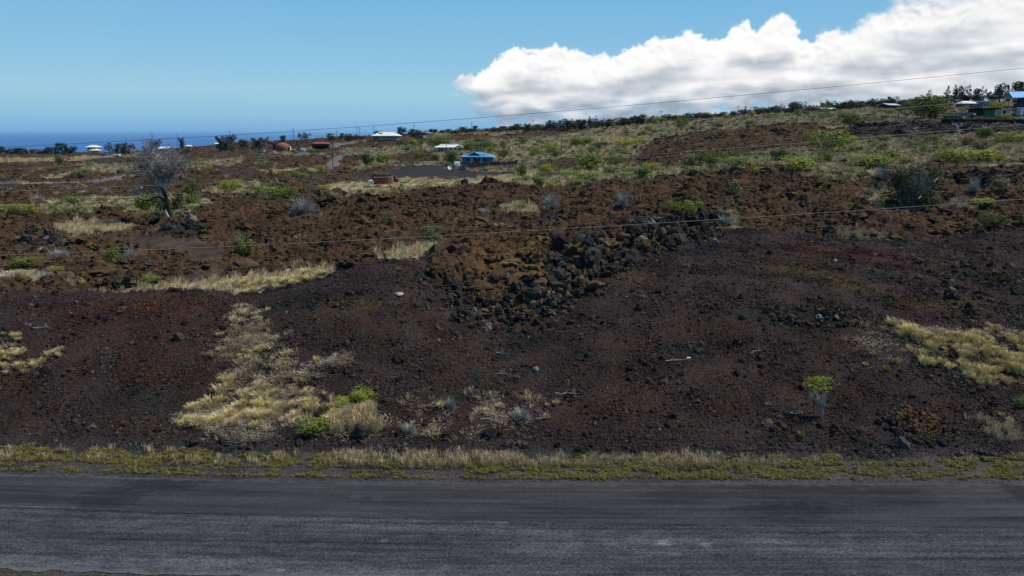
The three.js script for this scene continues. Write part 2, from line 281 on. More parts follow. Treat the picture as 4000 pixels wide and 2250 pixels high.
function groundColor(x, d, out) {
  const k = coverAt(x, d), t = tones[k];
  let r = t[0], g = t[1], b = t[2];
  if (k === CINDER || k === DARK) {
    const m = fbm(x * 0.22, d * 0.22, 4);
    if (k === CINDER) for (const p of cinderPatches) {
      const q = Math.hypot((x - p.x) / p.rx, (d - p.d) / p.rd);
      if (q < 1.6) { const w = p.w * sstep(1.25, 0.25, q + 0.75 * fbm(x * 0.8 + p.x, d * 0.8, 4)); r = lerp(r, p.c[0] * 0.72, w); g = lerp(g, p.c[1] * 0.76, w); b = lerp(b, p.c[2] * 0.68, w); }
    }
    const n = 1 + 0.45 * m + 0.35 * N2(x * 6, d * 6) + 0.25 * N2b(x * 15, d * 15), w = clamp(0.5 + 1.2 * fbm(x * 0.5 + 30, d * 0.4, 3));
    r *= n * lerp(0.9, 1.12, w); g *= n; b *= n * lerp(1.06, 0.95, w);
    if (d < 28.4) { const v = sstep(28.4, 27.4, d + 0.3 * N2(x * 0.7, 5)) * 0.75, q = sstep(27, 26, d + 0.5 * N2(x * 0.5, 9)); r = lerp(r, lerp(0.026, 0.058, q) * n, v); g = lerp(g, lerp(0.023, 0.054, q) * n, v); b = lerp(b, lerp(0.023, 0.053, q) * n, v); }
  } else if (k === LAVA || k === BLACKLAVA) {
    if (k === LAVA) { const o = sstep(1.2, 0.3, Math.hypot((x - tongue[0]) / 8.5, (d - tongue[1] - 3) / 12) + 0.6 * fbm(x * 0.5, d * 0.4, 3)); r = lerp(r, 0.078, o * 0.7); g = lerp(g, 0.046, o * 0.7); b = lerp(b, 0.0225, o * 0.7); }
    const m = fbm(x * 0.09 + 5, d * 0.06, 4), f = N2(x * 2.1, d * 1.3), n = clamp(1 + 0.5 * m + 0.35 * f, 0.35, 1.9), w = clamp(0.5 + m);
    r *= n; g *= n * lerp(1.05, 0.97, w); b *= n * lerp(1.15, 0.9, w);
  } else {
    const m = fbm(x * 0.12, d * 0.05, 4), f = fbm(x * 0.7, d * 0.35, 3), n = clamp(1 + 0.5 * m + 0.5 * f, 0.35, 1.8);
    r *= n; g *= n; b *= n;
    if (k === SCRUB) { const w = sstep(0.05, 0.4, fbm(x * 0.16 + 60, d * 0.07, 4)); r = lerp(r, 0.085 * n, w * 0.6); g = lerp(g, 0.095 * n, w * 0.6); b = lerp(b, 0.045 * n, w * 0.6); const q = sstep(0.12, 0.35, fbm(x * 0.3 + 90, d * 0.12, 4)); r = lerp(r, 0.05 * n, q * 0.75); g = lerp(g, 0.036 * n, q * 0.75); b = lerp(b, 0.028 * n, q * 0.75); }
  }
  out[0] = r; out[1] = g; out[2] = b;
  return out;
}

// ---------------------------------------------------------------- helpers for things
const taken = new Map();
function numbered(name) { const n = taken.get(name) ?? 0; taken.set(name, n + 1); return n ? name + '_' + String(n).padStart(3, '0') : name; }
function mesh(name, geo, mat, parent) { const m = new THREE.Mesh(geo, mat); m.name = parent === scene ? numbered(name) : name; m.castShadow = m.receiveShadow = true; parent.add(m); return m; }
function tag(o, label, category, group, kind) { o.userData.label = label; if (category) o.userData.category = category; if (group) o.userData.group = group; if (kind) o.userData.kind = kind; return o; }
function thing(name, label, category, group, x = 0, y = 0, z = 0, turn = 0) { const g = new THREE.Group(); g.name = numbered(name); g.position.set(x, y, z); g.rotation.y = turn; scene.add(g); return tag(g, label, category, group); }
function stuff(name, geo, mat, list, label, category, parent = scene) {   // list of [matrix, color]
  const m = new THREE.InstancedMesh(geo, mat, list.length); m.name = parent === scene ? numbered(name) : name;
  list.forEach(([mt, c], i) => { m.setMatrixAt(i, mt); if (c) m.setColorAt(i, c); });
  m.castShadow = m.receiveShadow = true; parent.add(m);
  m.userData.kind = 'stuff'; if (label) m.userData.label = label; if (category) m.userData.category = category;
  return m;
}
const dull = (o) => new THREE.MeshPhysicalMaterial({ roughness: 1, metalness: 0, specularIntensity: 0.12, ...o });
const rgb = (r, g, b) => new THREE.Color().setRGB(r, g, b);
const _q = new THREE.Quaternion(), _e = new THREE.Euler(), _p = new THREE.Vector3(), _s = new THREE.Vector3();
function place(x, y, z, rx, ry, rz, sx, sy = sx, sz = sx) { return new THREE.Matrix4().compose(_p.set(x, y, z), _q.setFromEuler(_e.set(rx, ry, rz)), _s.set(sx, sy, sz)); }

// ---------------------------------------------------------------- ground sheet
{
  const pos = [], col = [], idx = [], uv = [], c = [0, 0, 0];
  const strip = (rows, cols, f) => { const b = pos.length / 3; for (let j = 0; j < rows; j++) for (let i = 0; i < cols; i++) f(i, j); for (let j = 0; j < rows - 1; j++) for (let i = 0; i < cols - 1; i++) { const k = b + j * cols + i; idx.push(k, k + 1, k + cols, k + 1, k + cols + 1, k + cols); } };
  const ds = []; for (let d = 26; d < 9000; d *= d < 41 ? 1.0045 : d < 98 ? 1.0027 : d < 120 ? 1.0042 : d < 400 ? 1.0052 : d < 900 ? 1.02 : 1.12) ds.push(d);
  const ss = []; for (let i = 0; i <= 880; i++) ss.push(lerp(-0.84, 0.84, i / 880));
  for (const e of [0.87, 0.92, 1, 1.2, 1.6, 2.4, 4]) { ss.push(e); ss.unshift(-e); }
  strip(ds.length, ss.length, (i, j) => { const d = ds[j], x = ss[i] * d; pos.push(x, surf(x, d), -d); uv.push(x / 6.4, d / 6.4); groundColor(x, d, c); col.push(...c); });
  const xs = []; for (let i = 0; i <= 160; i++) xs.push(lerp(-104, 104, i / 160));
  const zs = []; for (let d = -60; d <= 26.01; d += 1) zs.push(Math.min(d, 26));
  strip(zs.length, xs.length, (i, j) => { pos.push(xs[i], zs[j] > 25.5 ? 0 : -0.012 - (zs[j] < 16 ? 0.1 : 0), -zs[j]); uv.push(xs[i] / 6.4, zs[j] / 6.4); groundColor(xs[i], Math.min(25.9, zs[j]), c); col.push(...c); });
  const g = new THREE.BufferGeometry();
  g.setAttribute('position', new THREE.Float32BufferAttribute(pos, 3)); g.setAttribute('color', new THREE.Float32BufferAttribute(col, 3)); g.setAttribute('uv', new THREE.Float32BufferAttribute(uv, 2)); g.setIndex(idx); g.computeVertexNormals();
  // grit: grains of a few centimetres, light and dark, that repeat every 6.4 m
  const T = 1024, px = new Uint8Array(T * T * 4), bp = new Uint8Array(T * T * 4), R = rng(77), f = new Float32Array(T * T).fill(0.62);
  for (let k = 0; k < 60000; k++) { const r = 1.2 + 5.5 * Math.pow(R(), 3), cx = R() * T, cy = R() * T, v = 0.2 + 0.8 * Math.pow(R(), 1.1), q = 0.6 + 0.4 * R(); for (let y = Math.floor(cy - r); y <= cy + r; y++) for (let x = Math.floor(cx - r); x <= cx + r; x++) if ((x - cx) ** 2 + ((y - cy) / q) ** 2 < r * r) f[((y + T) % T) * T + (x + T) % T] = v * (y > cy + r * 0.3 ? 1 : 0.97); }
  for (let i = 0; i < T * T; i++) { const v = clamp(f[i] * (0.9 + 0.2 * R())), s = Math.round(255 * Math.pow(v, 1 / 2.2)); px.set([s, s, s, 255], i * 4); const h = Math.round(255 * v); bp.set([h, h, h, 255], i * 4); }
  const grit = new THREE.DataTexture(px, T, T); grit.colorSpace = THREE.SRGBColorSpace; const gritBump = new THREE.DataTexture(bp, T, T);
  for (const t of [grit, gritBump]) { t.wrapS = t.wrapT = THREE.RepeatWrapping; t.magFilter = THREE.LinearFilter; t.needsUpdate = true; }
  const m = mesh('ground', g, dull({ vertexColors: true, color: rgb(1.62, 1.62, 1.62), map: grit, bumpMap: gritBump, bumpScale: 0.03 }), scene);
  tag(m, 'dark cinder slope with brown lava field and dry scrub rolling to the sea', 'ground', null, 'structure');
}
// the ocean
{
  const g = new THREE.PlaneGeometry(240000, 120000, 8, 8); g.rotateX(-Math.PI / 2); g.translate(0, -240, -60500);
  const m = mesh('sea', g, new THREE.MeshPhysicalMaterial({ color: rgb(0.02, 0.085, 0.26), roughness: 0.5, specularIntensity: 0.7, ior: 1.33 }), scene);
  tag(m, 'deep blue ocean reaching to the hazy horizon', 'sea', null, 'structure');
  scene.fog = new THREE.FogExp2(new THREE.Color(0.32, 0.64, 1.0), 2.0e-5);
}

// ---------------------------------------------------------------- stones
const roadFar = (x) => 24.3 + (x < 5 ? 0.0013 * Math.min(1600, (x - 5) ** 2) : 0), ROADW = 5.85;
const ground = scene.getObjectByName('ground');
function rockGeo(seed, detail, amp, flat = 1, freq = 1.3) {
  const g = new THREE.IcosahedronGeometry(1, detail), p = g.attributes.position, v = new THREE.Vector3();
  for (let i = 0; i < p.count; i++) {
    v.fromBufferAttribute(p, i);
    const n = N3(v.x * freq + seed * 7.1, v.y * freq, v.z * freq) * 0.6 + N3(v.x * freq * 2.3, v.y * freq * 2.3 + seed * 3.7, v.z * freq * 2.3) * 0.4;
    v.multiplyScalar(1 + amp * n); v.y *= flat; p.setXYZ(i, v.x, v.y, v.z);
  }
  g.deleteAttribute('uv'); g.computeVertexNormals();
  return g;
}
const clinkers = [1, 2, 3, 4, 5].map((s) => rockGeo(s, 2, 0.75, 0.8, 1.9)), gravels = [11, 12, 13, 14].map((s) => rockGeo(s, 1, 0.52, 0.78, 1.1)), boulders = [21, 22, 23, 24].map((s, i) => rockGeo(s, 1 + i % 2, 0.62, 0.9, 0.95));
const stoneMat = dull({ color: 0xffffff });
const tonedCache = new Map();
function toned(c) { const k = c.map((x) => Math.round(x * 320)).join(); if (!tonedCache.has(k)) tonedCache.set(k, dull({ color: rgb(...c.map((x) => Math.max(0.004, Math.round(x * 320) / 320))) })); return tonedCache.get(k); }

// clinker of the lava field: the largest 300 are pieces of their own, the rest one mass
{
  const R = rng(101), all = [];
  for (let k = 0; k < 420000; k++) {
    const d = Math.exp(lerp(Math.log(40), Math.log(560), Math.pow(R(), 1.08))), x = lerp(-0.82, 0.82, R()) * d, cv = coverAt(x, d), t = R(), keep = R();
    if (cv !== LAVA && cv !== BLACKLAVA) continue;
    const clump = fbm(x * 0.35, d * 0.35, 2); if (keep > 0.34 + 1.7 * clump) continue;
    const r = (0.04 + 0.13 * t * t + (t > 0.92 ? 0.30 * Math.pow(R(), 2.5) : 0) + (t > 0.996 ? 0.35 * R() : 0)) * (0.75 + 1.3 * clamp(clump * 2)) * Math.sqrt(Math.max(1, d / 60)) * (cv === BLACKLAVA ? 1.3 : 1);
    const n = (0.64 + 0.58 * R()) * (cv === BLACKLAVA ? 0.75 : 1), grey = cv === BLACKLAVA ? 0.85 : Math.pow(R(), 4) * 0.9, warm = R();
    const m = 1 + 0.35 * fbm(x * 0.09 + 5, d * 0.06, 3), ochre = 0.8 * sstep(1.3, 0.3, Math.hypot((x - tongue[0]) / 8.5, (d - tongue[1] - 3) / 12));
    const c = [lerp(lerp(0.068, 0.092, ochre), 0.036, grey) * n * m, lerp(lerp(0.0425, 0.0465, warm) * (1 + 0.28 * ochre), 0.031, grey) * n * m, lerp(lerp(0.0210, 0.0255, warm), 0.028, grey) * n * m];
    all.push({ x, d, r, c, y: surf(x, d) - r * 0.25, e: [0.5 * (R() - 0.5), R() * 6.3, 0.5 * (R() - 0.5)], f: 0.5 + 0.5 * R(), k: k % 5 });
  }
  // broken black and grey rock along the edge of the tongue and in the rubble fans
  const fans = [[1990, 1190, 260, 70, 420, 0.16], [2150, 1130, 170, 70, 260, 0.24], [2330, 1030, 150, 60, 200, 0.26], [2480, 965, 170, 40, 170, 0.30], [2680, 900, 130, 35, 110, 0.30], [2600, 920, 230, 40, 120, 0.3], [1720, 1040, 70, 70, 34, 0.11], [1800, 1140, 90, 60, 50, 0.11], [1680, 1100, 60, 50, 30, 0.09], [700, 900, 110, 22, 110, 0.25], [180, 960, 120, 30, 70, 0.25], [3850, 710, 120, 35, 90, 0.4], [3830, 1120, 180, 120, 160, 0.12], [1900, 640, 110, 14, 200, 0.45], [2050, 1250, 300, 50, 200, 0.10], [3200, 1260, 260, 40, 160, 0.10]];
  for (const [u, v, ru, rv, n, size] of fans) for (let k = 0; k < n; k++) {
    const a = R() * 6.283, q = Math.sqrt(R()), p = at(u + ru * q * Math.cos(a), v + rv * q * Math.sin(a)); if (!p) continue;
    const r = 1.2 * size * (0.3 + 1.3 * Math.pow(R(), 2.6)) * (R() > 0.94 ? 1.8 : 1), pale = R(), tn = pale > 0.93 ? [0.12, 0.112, 0.10] : pale > 0.78 ? [0.08, 0.052, 0.028] : pale > 0.35 ? [0.042, 0.036, 0.030] : [0.024, 0.020, 0.0175], m = 0.75 + 0.5 * R();
    all.push({ x: p[0], d: p[1], r, c: tn.map((x) => x * m), y: surf(p[0], p[1]) + r * 0.3, e: [R() * 6.3, R() * 6.3, R() * 6.3], f: 0.6 + 0.7 * R(), k: R() > 0.45 ? 5 + k % 4 : k % 5 });
  }
  const shapes = [...clinkers, ...gravels];
  all.sort((a, b) => b.r / b.d - a.r / a.d);
  const own = all.filter((o) => Math.abs(o.x / o.d) < 0.71).slice(0, 300), mine = new Set(own);
  for (const o of own) { const m = mesh('lava_block', shapes[o.k], toned(o.c), ground); m.position.set(o.x, o.y, -o.d); m.rotation.set(...o.e); m.scale.set(o.r, o.r * o.f, o.r * (1.9 - o.f)); }
  shapes.forEach((g, i) => { const list = all.filter((o) => o.k === i && !mine.has(o)).map((o) => [place(o.x, o.y, -o.d, ...o.e, o.r, o.r * o.f, o.r * (1.9 - o.f)), rgb(...o.c)]); if (list.length) stuff('loose_clinker', g, stoneMat, list, null, null, ground); });
}
// cinder gravel of the graded lot
{
  const R = rng(202), all = [], c = [0, 0, 0];
  for (let k = 0; k < 260000; k++) {
    const d = lerp(24.6, 60, Math.pow(R(), 1.2)), x = lerp(-0.8, 0.8, R()) * d; if (coverAt(x, d) !== CINDER || d < roadFar(x) + 2.7 - 0.9 * R()) continue;
    const cl = fbm(x * 0.28 + 20, d * 0.28, 3), keep = R(); if (keep > 0.62 + 1.1 * cl) continue;
    const t = R(), r = (0.018 + 0.026 * t + (t > 0.93 ? 0.06 * Math.pow(R(), 2) : 0) + (t > 0.998 ? 0.09 * R() : 0)) * (1 + 0.5 * clamp(cl * 2)) * Math.sqrt(d / 32);
    groundColor(x, d, c);
    const pick = R(), n = 0.45 + 1.05 * R(), add = pick > 0.975 ? [0.06, 0.056, 0.05] : pick > 0.88 ? [0.030, 0.019, 0.008] : pick > 0.76 ? [0.016, 0.0155, 0.0155] : [0, 0, 0];
    all.push({ x, d, r, y: surf(x, d) + r * 0.1, c: [0, 1, 2].map((q) => (c[q] * 1.05 + add[q]) * n), e: [R() * 6.3, R() * 6.3, R() * 6.3], k: k % 4 });
  }
  all.sort((a, b) => b.r / b.d - a.r / a.d);
  const own = all.filter((o) => Math.abs(o.x / o.d) < 0.71).slice(0, 300), mine = new Set(own);
  for (const o of own) { const m = mesh('stone', gravels[o.k], toned(o.c), ground); m.position.set(o.x, o.y, -o.d); m.rotation.set(...o.e); m.scale.setScalar(o.r * 1.3); }
  gravels.forEach((g, i) => stuff('cinder_gravel', g, stoneMat, all.filter((o) => o.k === i && !mine.has(o)).map((o) => [place(o.x, o.y, -o.d, ...o.e, o.r), rgb(...o.c)]), null, null, ground));
}

// ---------------------------------------------------------------- the road
{
  const W = 2048, H = 384, SPAN = 46, px = new Uint8Array(W * H * 4), R = rng(303);
  const roadAt = (u, v) => { const [rx, ry, rf] = ray(u, v), d = -EYE * rf / ry; return [d * rx / rf, d]; };
  const seamPts = [[-100, 1980], [0, 1985], [600, 2008], [1000, 2018], [1500, 2030], [2000, 2042], [2600, 2055], [3200, 2062], [3700, 2066], [4100, 2068]].map(([u, v]) => roadAt(u, v)).map(([x, d]) => [x, (roadFar(x) - d) / ROADW]);
  const seam = (x) => { if (x <= seamPts[0][0]) return seamPts[0][1]; for (let i = 1; i < seamPts.length; i++) if (x <= seamPts[i][0]) return lerp(seamPts[i - 1][1], seamPts[i][1], (x - seamPts[i - 1][0]) / (seamPts[i][0] - seamPts[i - 1][0])); return seamPts[seamPts.length - 1][1]; };
  // soft darker and worn-pale patches of the asphalt: u, v, half width, half height, change
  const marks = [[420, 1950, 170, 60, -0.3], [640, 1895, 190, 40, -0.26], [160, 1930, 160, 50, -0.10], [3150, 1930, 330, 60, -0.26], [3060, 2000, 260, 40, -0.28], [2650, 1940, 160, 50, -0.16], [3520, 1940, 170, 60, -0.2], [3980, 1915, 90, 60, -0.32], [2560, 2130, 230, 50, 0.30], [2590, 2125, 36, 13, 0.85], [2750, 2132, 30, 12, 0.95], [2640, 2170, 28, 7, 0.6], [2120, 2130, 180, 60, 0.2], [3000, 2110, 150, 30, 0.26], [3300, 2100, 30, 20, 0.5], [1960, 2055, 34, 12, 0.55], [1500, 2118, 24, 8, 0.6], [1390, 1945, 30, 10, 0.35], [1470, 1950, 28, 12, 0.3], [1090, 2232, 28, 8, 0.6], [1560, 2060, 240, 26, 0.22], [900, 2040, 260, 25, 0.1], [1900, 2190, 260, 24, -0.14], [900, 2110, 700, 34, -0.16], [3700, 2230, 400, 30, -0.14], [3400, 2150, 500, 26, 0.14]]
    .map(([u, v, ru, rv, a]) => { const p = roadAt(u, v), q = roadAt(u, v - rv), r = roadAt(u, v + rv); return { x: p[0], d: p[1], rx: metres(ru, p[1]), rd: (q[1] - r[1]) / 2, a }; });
  const cracks = []; for (const [u, v, n, w] of [[2280, 2000, 26, 1], [2300, 2008, 34, 1], [3930, 1930, 26, -1.6], [2000, 1950, 14, 0.6], [3500, 1945, 30, 0.4]]) { let [x, d] = roadAt(u, v); for (let k = 0; k < n; k++) { const nx = x + 0.13, nd = d - 0.03 * w * (0.4 + R()) + 0.05 * (R() - 0.5); cracks.push([x, d, nx, nd]); x = nx; d = nd; } }
  for (let j = 0; j < H; j++) for (let i = 0; i < W; i++) {
    const x = (i / W - 0.5) * SPAN, t = 1 - j / H, d = roadFar(x) - t * ROADW, sm = seam(x), far = t < sm + 0.006 * N2(x * 1.3, 4);
    let a = far ? 0.035 : 0.043;
    a *= 1 + 0.5 * fbm(x * 0.10, t * 9 + (far ? 0 : 40), 4) + 0.42 * fbm(x * 0.025 + 9, t * 24, 3);            // rolling and traffic streaks along the road
    a *= 1 + (far ? 0.2 : 0.75) * fbm(x * 5.5, d * 8, 4) + (far ? 0.12 : 0.4) * fbm(x * 0.7 + 30, d * 2, 3);
    a *= 1 + (far ? 0.22 : 0.4) * N2(x * 11, d * 15) + 0.2 * N2b(x * 21, d * 24);
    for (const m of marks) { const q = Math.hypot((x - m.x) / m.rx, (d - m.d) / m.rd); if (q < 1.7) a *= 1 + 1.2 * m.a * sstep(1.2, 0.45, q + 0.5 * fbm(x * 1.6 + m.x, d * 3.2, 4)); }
    a *= 1 - 0.42 * sstep(0.012, 0.002, Math.abs(t - sm - 0.004)) * (0.5 + 0.5 * sstep(-0.3, 0.2, N2(x * 0.5, 8)));   // dark seam between the two lays
    if (x < -10 && Math.abs(t - sm + 0.012) < 0.004 && N2(x * 1.7, 2) > 0.25) a *= 1.9;                                   // scraps of an old centre line
    const edge = Math.min(t, 1 - t); a = lerp(a, 0.062, 0.7 * sstep(0.05, 0.0, edge + 0.02 * N2(x * 1.4, t > 0.5 ? 9 : 1)));
    if (t > 0.84) a *= 1 + 0.7 * sstep(0.84, 0.9, t + 0.02 * N2(x * 0.6, 5)) * sstep(2, -6, x) * (0.75 + 0.5 * fbm(x * 0.8, d * 3, 3));
    a *= 0.7 + 0.6 * R() + (R() > 0.98 ? 0.6 : 0);
    const b = clamp(a, 0.012, 0.4), s = (y) => Math.round(255 * clamp(y <= 0.0031308 ? y * 12.92 : 1.055 * Math.pow(y, 1 / 2.4) - 0.055)), o = (j * W + i) * 4;
    px[o] = s(b * 0.98); px[o + 1] = s(b * 0.985); px[o + 2] = s(b * 1.07); px[o + 3] = 255;
  }
  for (const [x0, d0, x1, d1] of cracks) for (let k = 0; k <= 8; k++) { const x = lerp(x0, x1, k / 8), d = lerp(d0, d1, k / 8), i = Math.round((x / SPAN + 0.5) * W), j = Math.round((1 - (roadFar(x) - d) / ROADW) * H); if (i >= 0 && i < W && j >= 0 && j < H) { const o = (j * W + i) * 4; for (let q = 0; q < 3; q++) px[o + q] *= 0.62; } }
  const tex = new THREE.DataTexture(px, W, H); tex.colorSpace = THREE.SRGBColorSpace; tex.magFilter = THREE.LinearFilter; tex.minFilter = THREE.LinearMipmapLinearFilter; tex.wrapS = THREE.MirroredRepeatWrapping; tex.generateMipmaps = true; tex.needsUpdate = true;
  const bw = 512, bp = new Uint8Array(bw * bw * 4); for (let i = 0; i < bw * bw; i++) { const v = Math.round(90 + 130 * R()); bp.set([v, v, v, 255], i * 4); }
  const bump = new THREE.DataTexture(bp, bw, bw); bump.wrapS = bump.wrapT = THREE.RepeatWrapping; bump.magFilter = THREE.LinearFilter; bump.repeat.set(9, 1.2); bump.needsUpdate = true;
  const pos = [], uv = [], idx = [], NX = 1200, NT = 14;
  for (let i = 0; i <= NX; i++) for (let j = 0; j <= NT; j++) {
    const x = lerp(-100, 100, i / NX), f = roadFar(x), t = j / NT, wob = (j === 0 ? 0.05 : j === NT ? 0.09 : 0) * (N2(x * 1.1, j) + 0.6 * N2(x * 3.7, j + 5));
    pos.push(x, 0.016 + 0.05 * (1 - Math.abs(2 * t - 1)) - (j === 0 || j === NT ? 0.012 : 0), -(f - t * ROADW + wob)); uv.push(x / SPAN + 0.5, 1 - t);
    if (i < NX && j < NT) { const k = i * (NT + 1) + j; idx.push(k, k + 1, k + NT + 1, k + 1, k + NT + 2, k + NT + 1); }
  }
  const g = new THREE.BufferGeometry(); g.setAttribute('position', new THREE.Float32BufferAttribute(pos, 3)); g.setAttribute('uv', new THREE.Float32BufferAttribute(uv, 2)); g.setIndex(idx); g.computeVertexNormals();
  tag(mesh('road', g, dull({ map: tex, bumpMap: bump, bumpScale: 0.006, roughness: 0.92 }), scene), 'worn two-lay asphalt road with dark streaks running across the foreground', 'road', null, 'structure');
}

// ---------------------------------------------------------------- grasses (nobody could count them)
function blades(seed, n, { r = 0.3, h = 0.4, w = 0.012, lean = 0.7, flat = 0, base = 0.25 }) {   // a tuft of bent blades
  const R = rng(seed), pos = [];
  for (let k = 0; k < n; k++) {
    const a = R() * 6.283, q = Math.sqrt(R()), bx = Math.cos(a) * q * r * base, bz = Math.sin(a) * q * r * base, out = (0.25 + 0.75 * R()) * r * lean, hh = h * (0.5 + 0.5 * R()) * (1 - flat * 0.85 * R()), b = a + (R() - 0.5) * 1.4;
    const mx = bx + Math.cos(b) * out * 0.4, mz = bz + Math.sin(b) * out * 0.4, tx = bx + Math.cos(b) * out, tz = bz + Math.sin(b) * out, px = -Math.sin(b) * w, pz = Math.cos(b) * w, my = hh * 0.68, ty = hh * (0.75 + 0.3 * R());
    pos.push(bx - px, 0, bz - pz, bx + px, 0, bz + pz, mx + px * 0.8, my, mz + pz * 0.8, bx - px, 0, bz - pz, mx + px * 0.8, my, mz + pz * 0.8, mx - px * 0.8, my, mz - pz * 0.8, mx - px * 0.8, my, mz - pz * 0.8, mx + px * 0.8, my, mz + pz * 0.8, tx, ty, tz);
  }
  const g = new THREE.BufferGeometry(); g.setAttribute('position', new THREE.Float32BufferAttribute(pos, 3)); g.computeVertexNormals(); return g;
}
function leafball(seed, n, leaf, { lumps = 7, low = 0, up = 0.35, spread = 1, y0 = 0.22, y1 = 0.72, r0 = 0.16, r1 = 0.29 } = {}) {   // leaves on the shells of several lumps; fills a unit box, base at y = 0
  const R = rng(seed), pos = [], L = [];
  for (let k = 0; k < lumps; k++) { const a = R() * 6.283, q = 0.34 * Math.sqrt(R()) * spread, y = low + (1 - low) * lerp(y0, y1, R()); L.push([Math.cos(a) * q, y, Math.sin(a) * q, lerp(r0, r1, R())]); }
  L.push([0, low + (1 - low) * 0.45, 0, 0.26]);
  const v = new THREE.Vector3(), n3 = new THREE.Vector3(), t1 = new THREE.Vector3(), t2 = new THREE.Vector3();
  for (let k = 0; k < n; k++) {
    const [cx, cy, cz, r] = L[Math.floor(R() * L.length)];
    do v.set(R() * 2 - 1, R() * 2 - 1, R() * 2 - 1); while (v.lengthSq() > 1 || v.lengthSq() < 0.01);
    v.normalize(); const rr = r * (0.72 + 0.4 * R());
    n3.set(v.x + 0.9 * (R() - 0.5), v.y + up + 0.9 * (R() - 0.5), v.z + 0.9 * (R() - 0.5)).normalize();
    t1.set(R() - 0.5, R() - 0.5, R() - 0.5).cross(n3).normalize(); t2.crossVectors(n3, t1);
    const x = cx + v.x * rr, y = Math.max(0.01, cy + v.y * rr), z = cz + v.z * rr, s = leaf * (0.6 + 0.8 * R()), w = s * 0.55;
    pos.push(x - t1.x * s, y - t1.y * s, z - t1.z * s, x + t2.x * w, y + t2.y * w, z + t2.z * w, x + t1.x * s, y + t1.y * s, z + t1.z * s);
    pos.push(x - t1.x * s, y - t1.y * s, z - t1.z * s, x + t1.x * s, y + t1.y * s, z + t1.z * s, x - t2.x * w, y - t2.y * w, z - t2.z * w);
  }
  const g = new THREE.BufferGeometry(); g.setAttribute('position', new THREE.Float32BufferAttribute(pos, 3)); g.computeVertexNormals(); return g;
}
function limb(pts, radii, sides = 5) {   // a tapered, bent tube
  const c = new THREE.CatmullRomCurve3(pts.map((p) => new THREE.Vector3(...p))), n = Math.max(2, (pts.length - 1) * 3), pos = [], idx = [], f = c.computeFrenetFrames(n);
  for (let i = 0; i <= n; i++) {
    const p = c.getPoint(i / n), t = i / n * (radii.length - 1), k = Math.min(radii.length - 2, Math.floor(t)), r = lerp(radii[k], radii[k + 1], t - k);
    for (let j = 0; j < sides; j++) { const a = j / sides * 6.2832, x = Math.cos(a) * r, y = Math.sin(a) * r; pos.push(p.x + f.normals[i].x * x + f.binormals[i].x * y, p.y + f.normals[i].y * x + f.binormals[i].y * y, p.z + f.normals[i].z * x + f.binormals[i].z * y); }
    if (i < n) for (let j = 0; j < sides; j++) { const a = i * sides + j, b = i * sides + (j + 1) % sides; idx.push(a, b, a + sides, b, b + sides, a + sides); }
  }
  const g = new THREE.BufferGeometry(); g.setAttribute('position', new THREE.Float32BufferAttribute(pos, 3)); g.setIndex(idx); g.computeVertexNormals(); return g;
}
const leafy = (r, g, b) => new THREE.MeshPhysicalMaterial({ color: rgb(r, g, b), roughness: 0.9, specularIntensity: 0.3, transmission: 0.25, thickness: 0 });
const bladeMat = dull({ color: 0xffffff, side: THREE.DoubleSide });

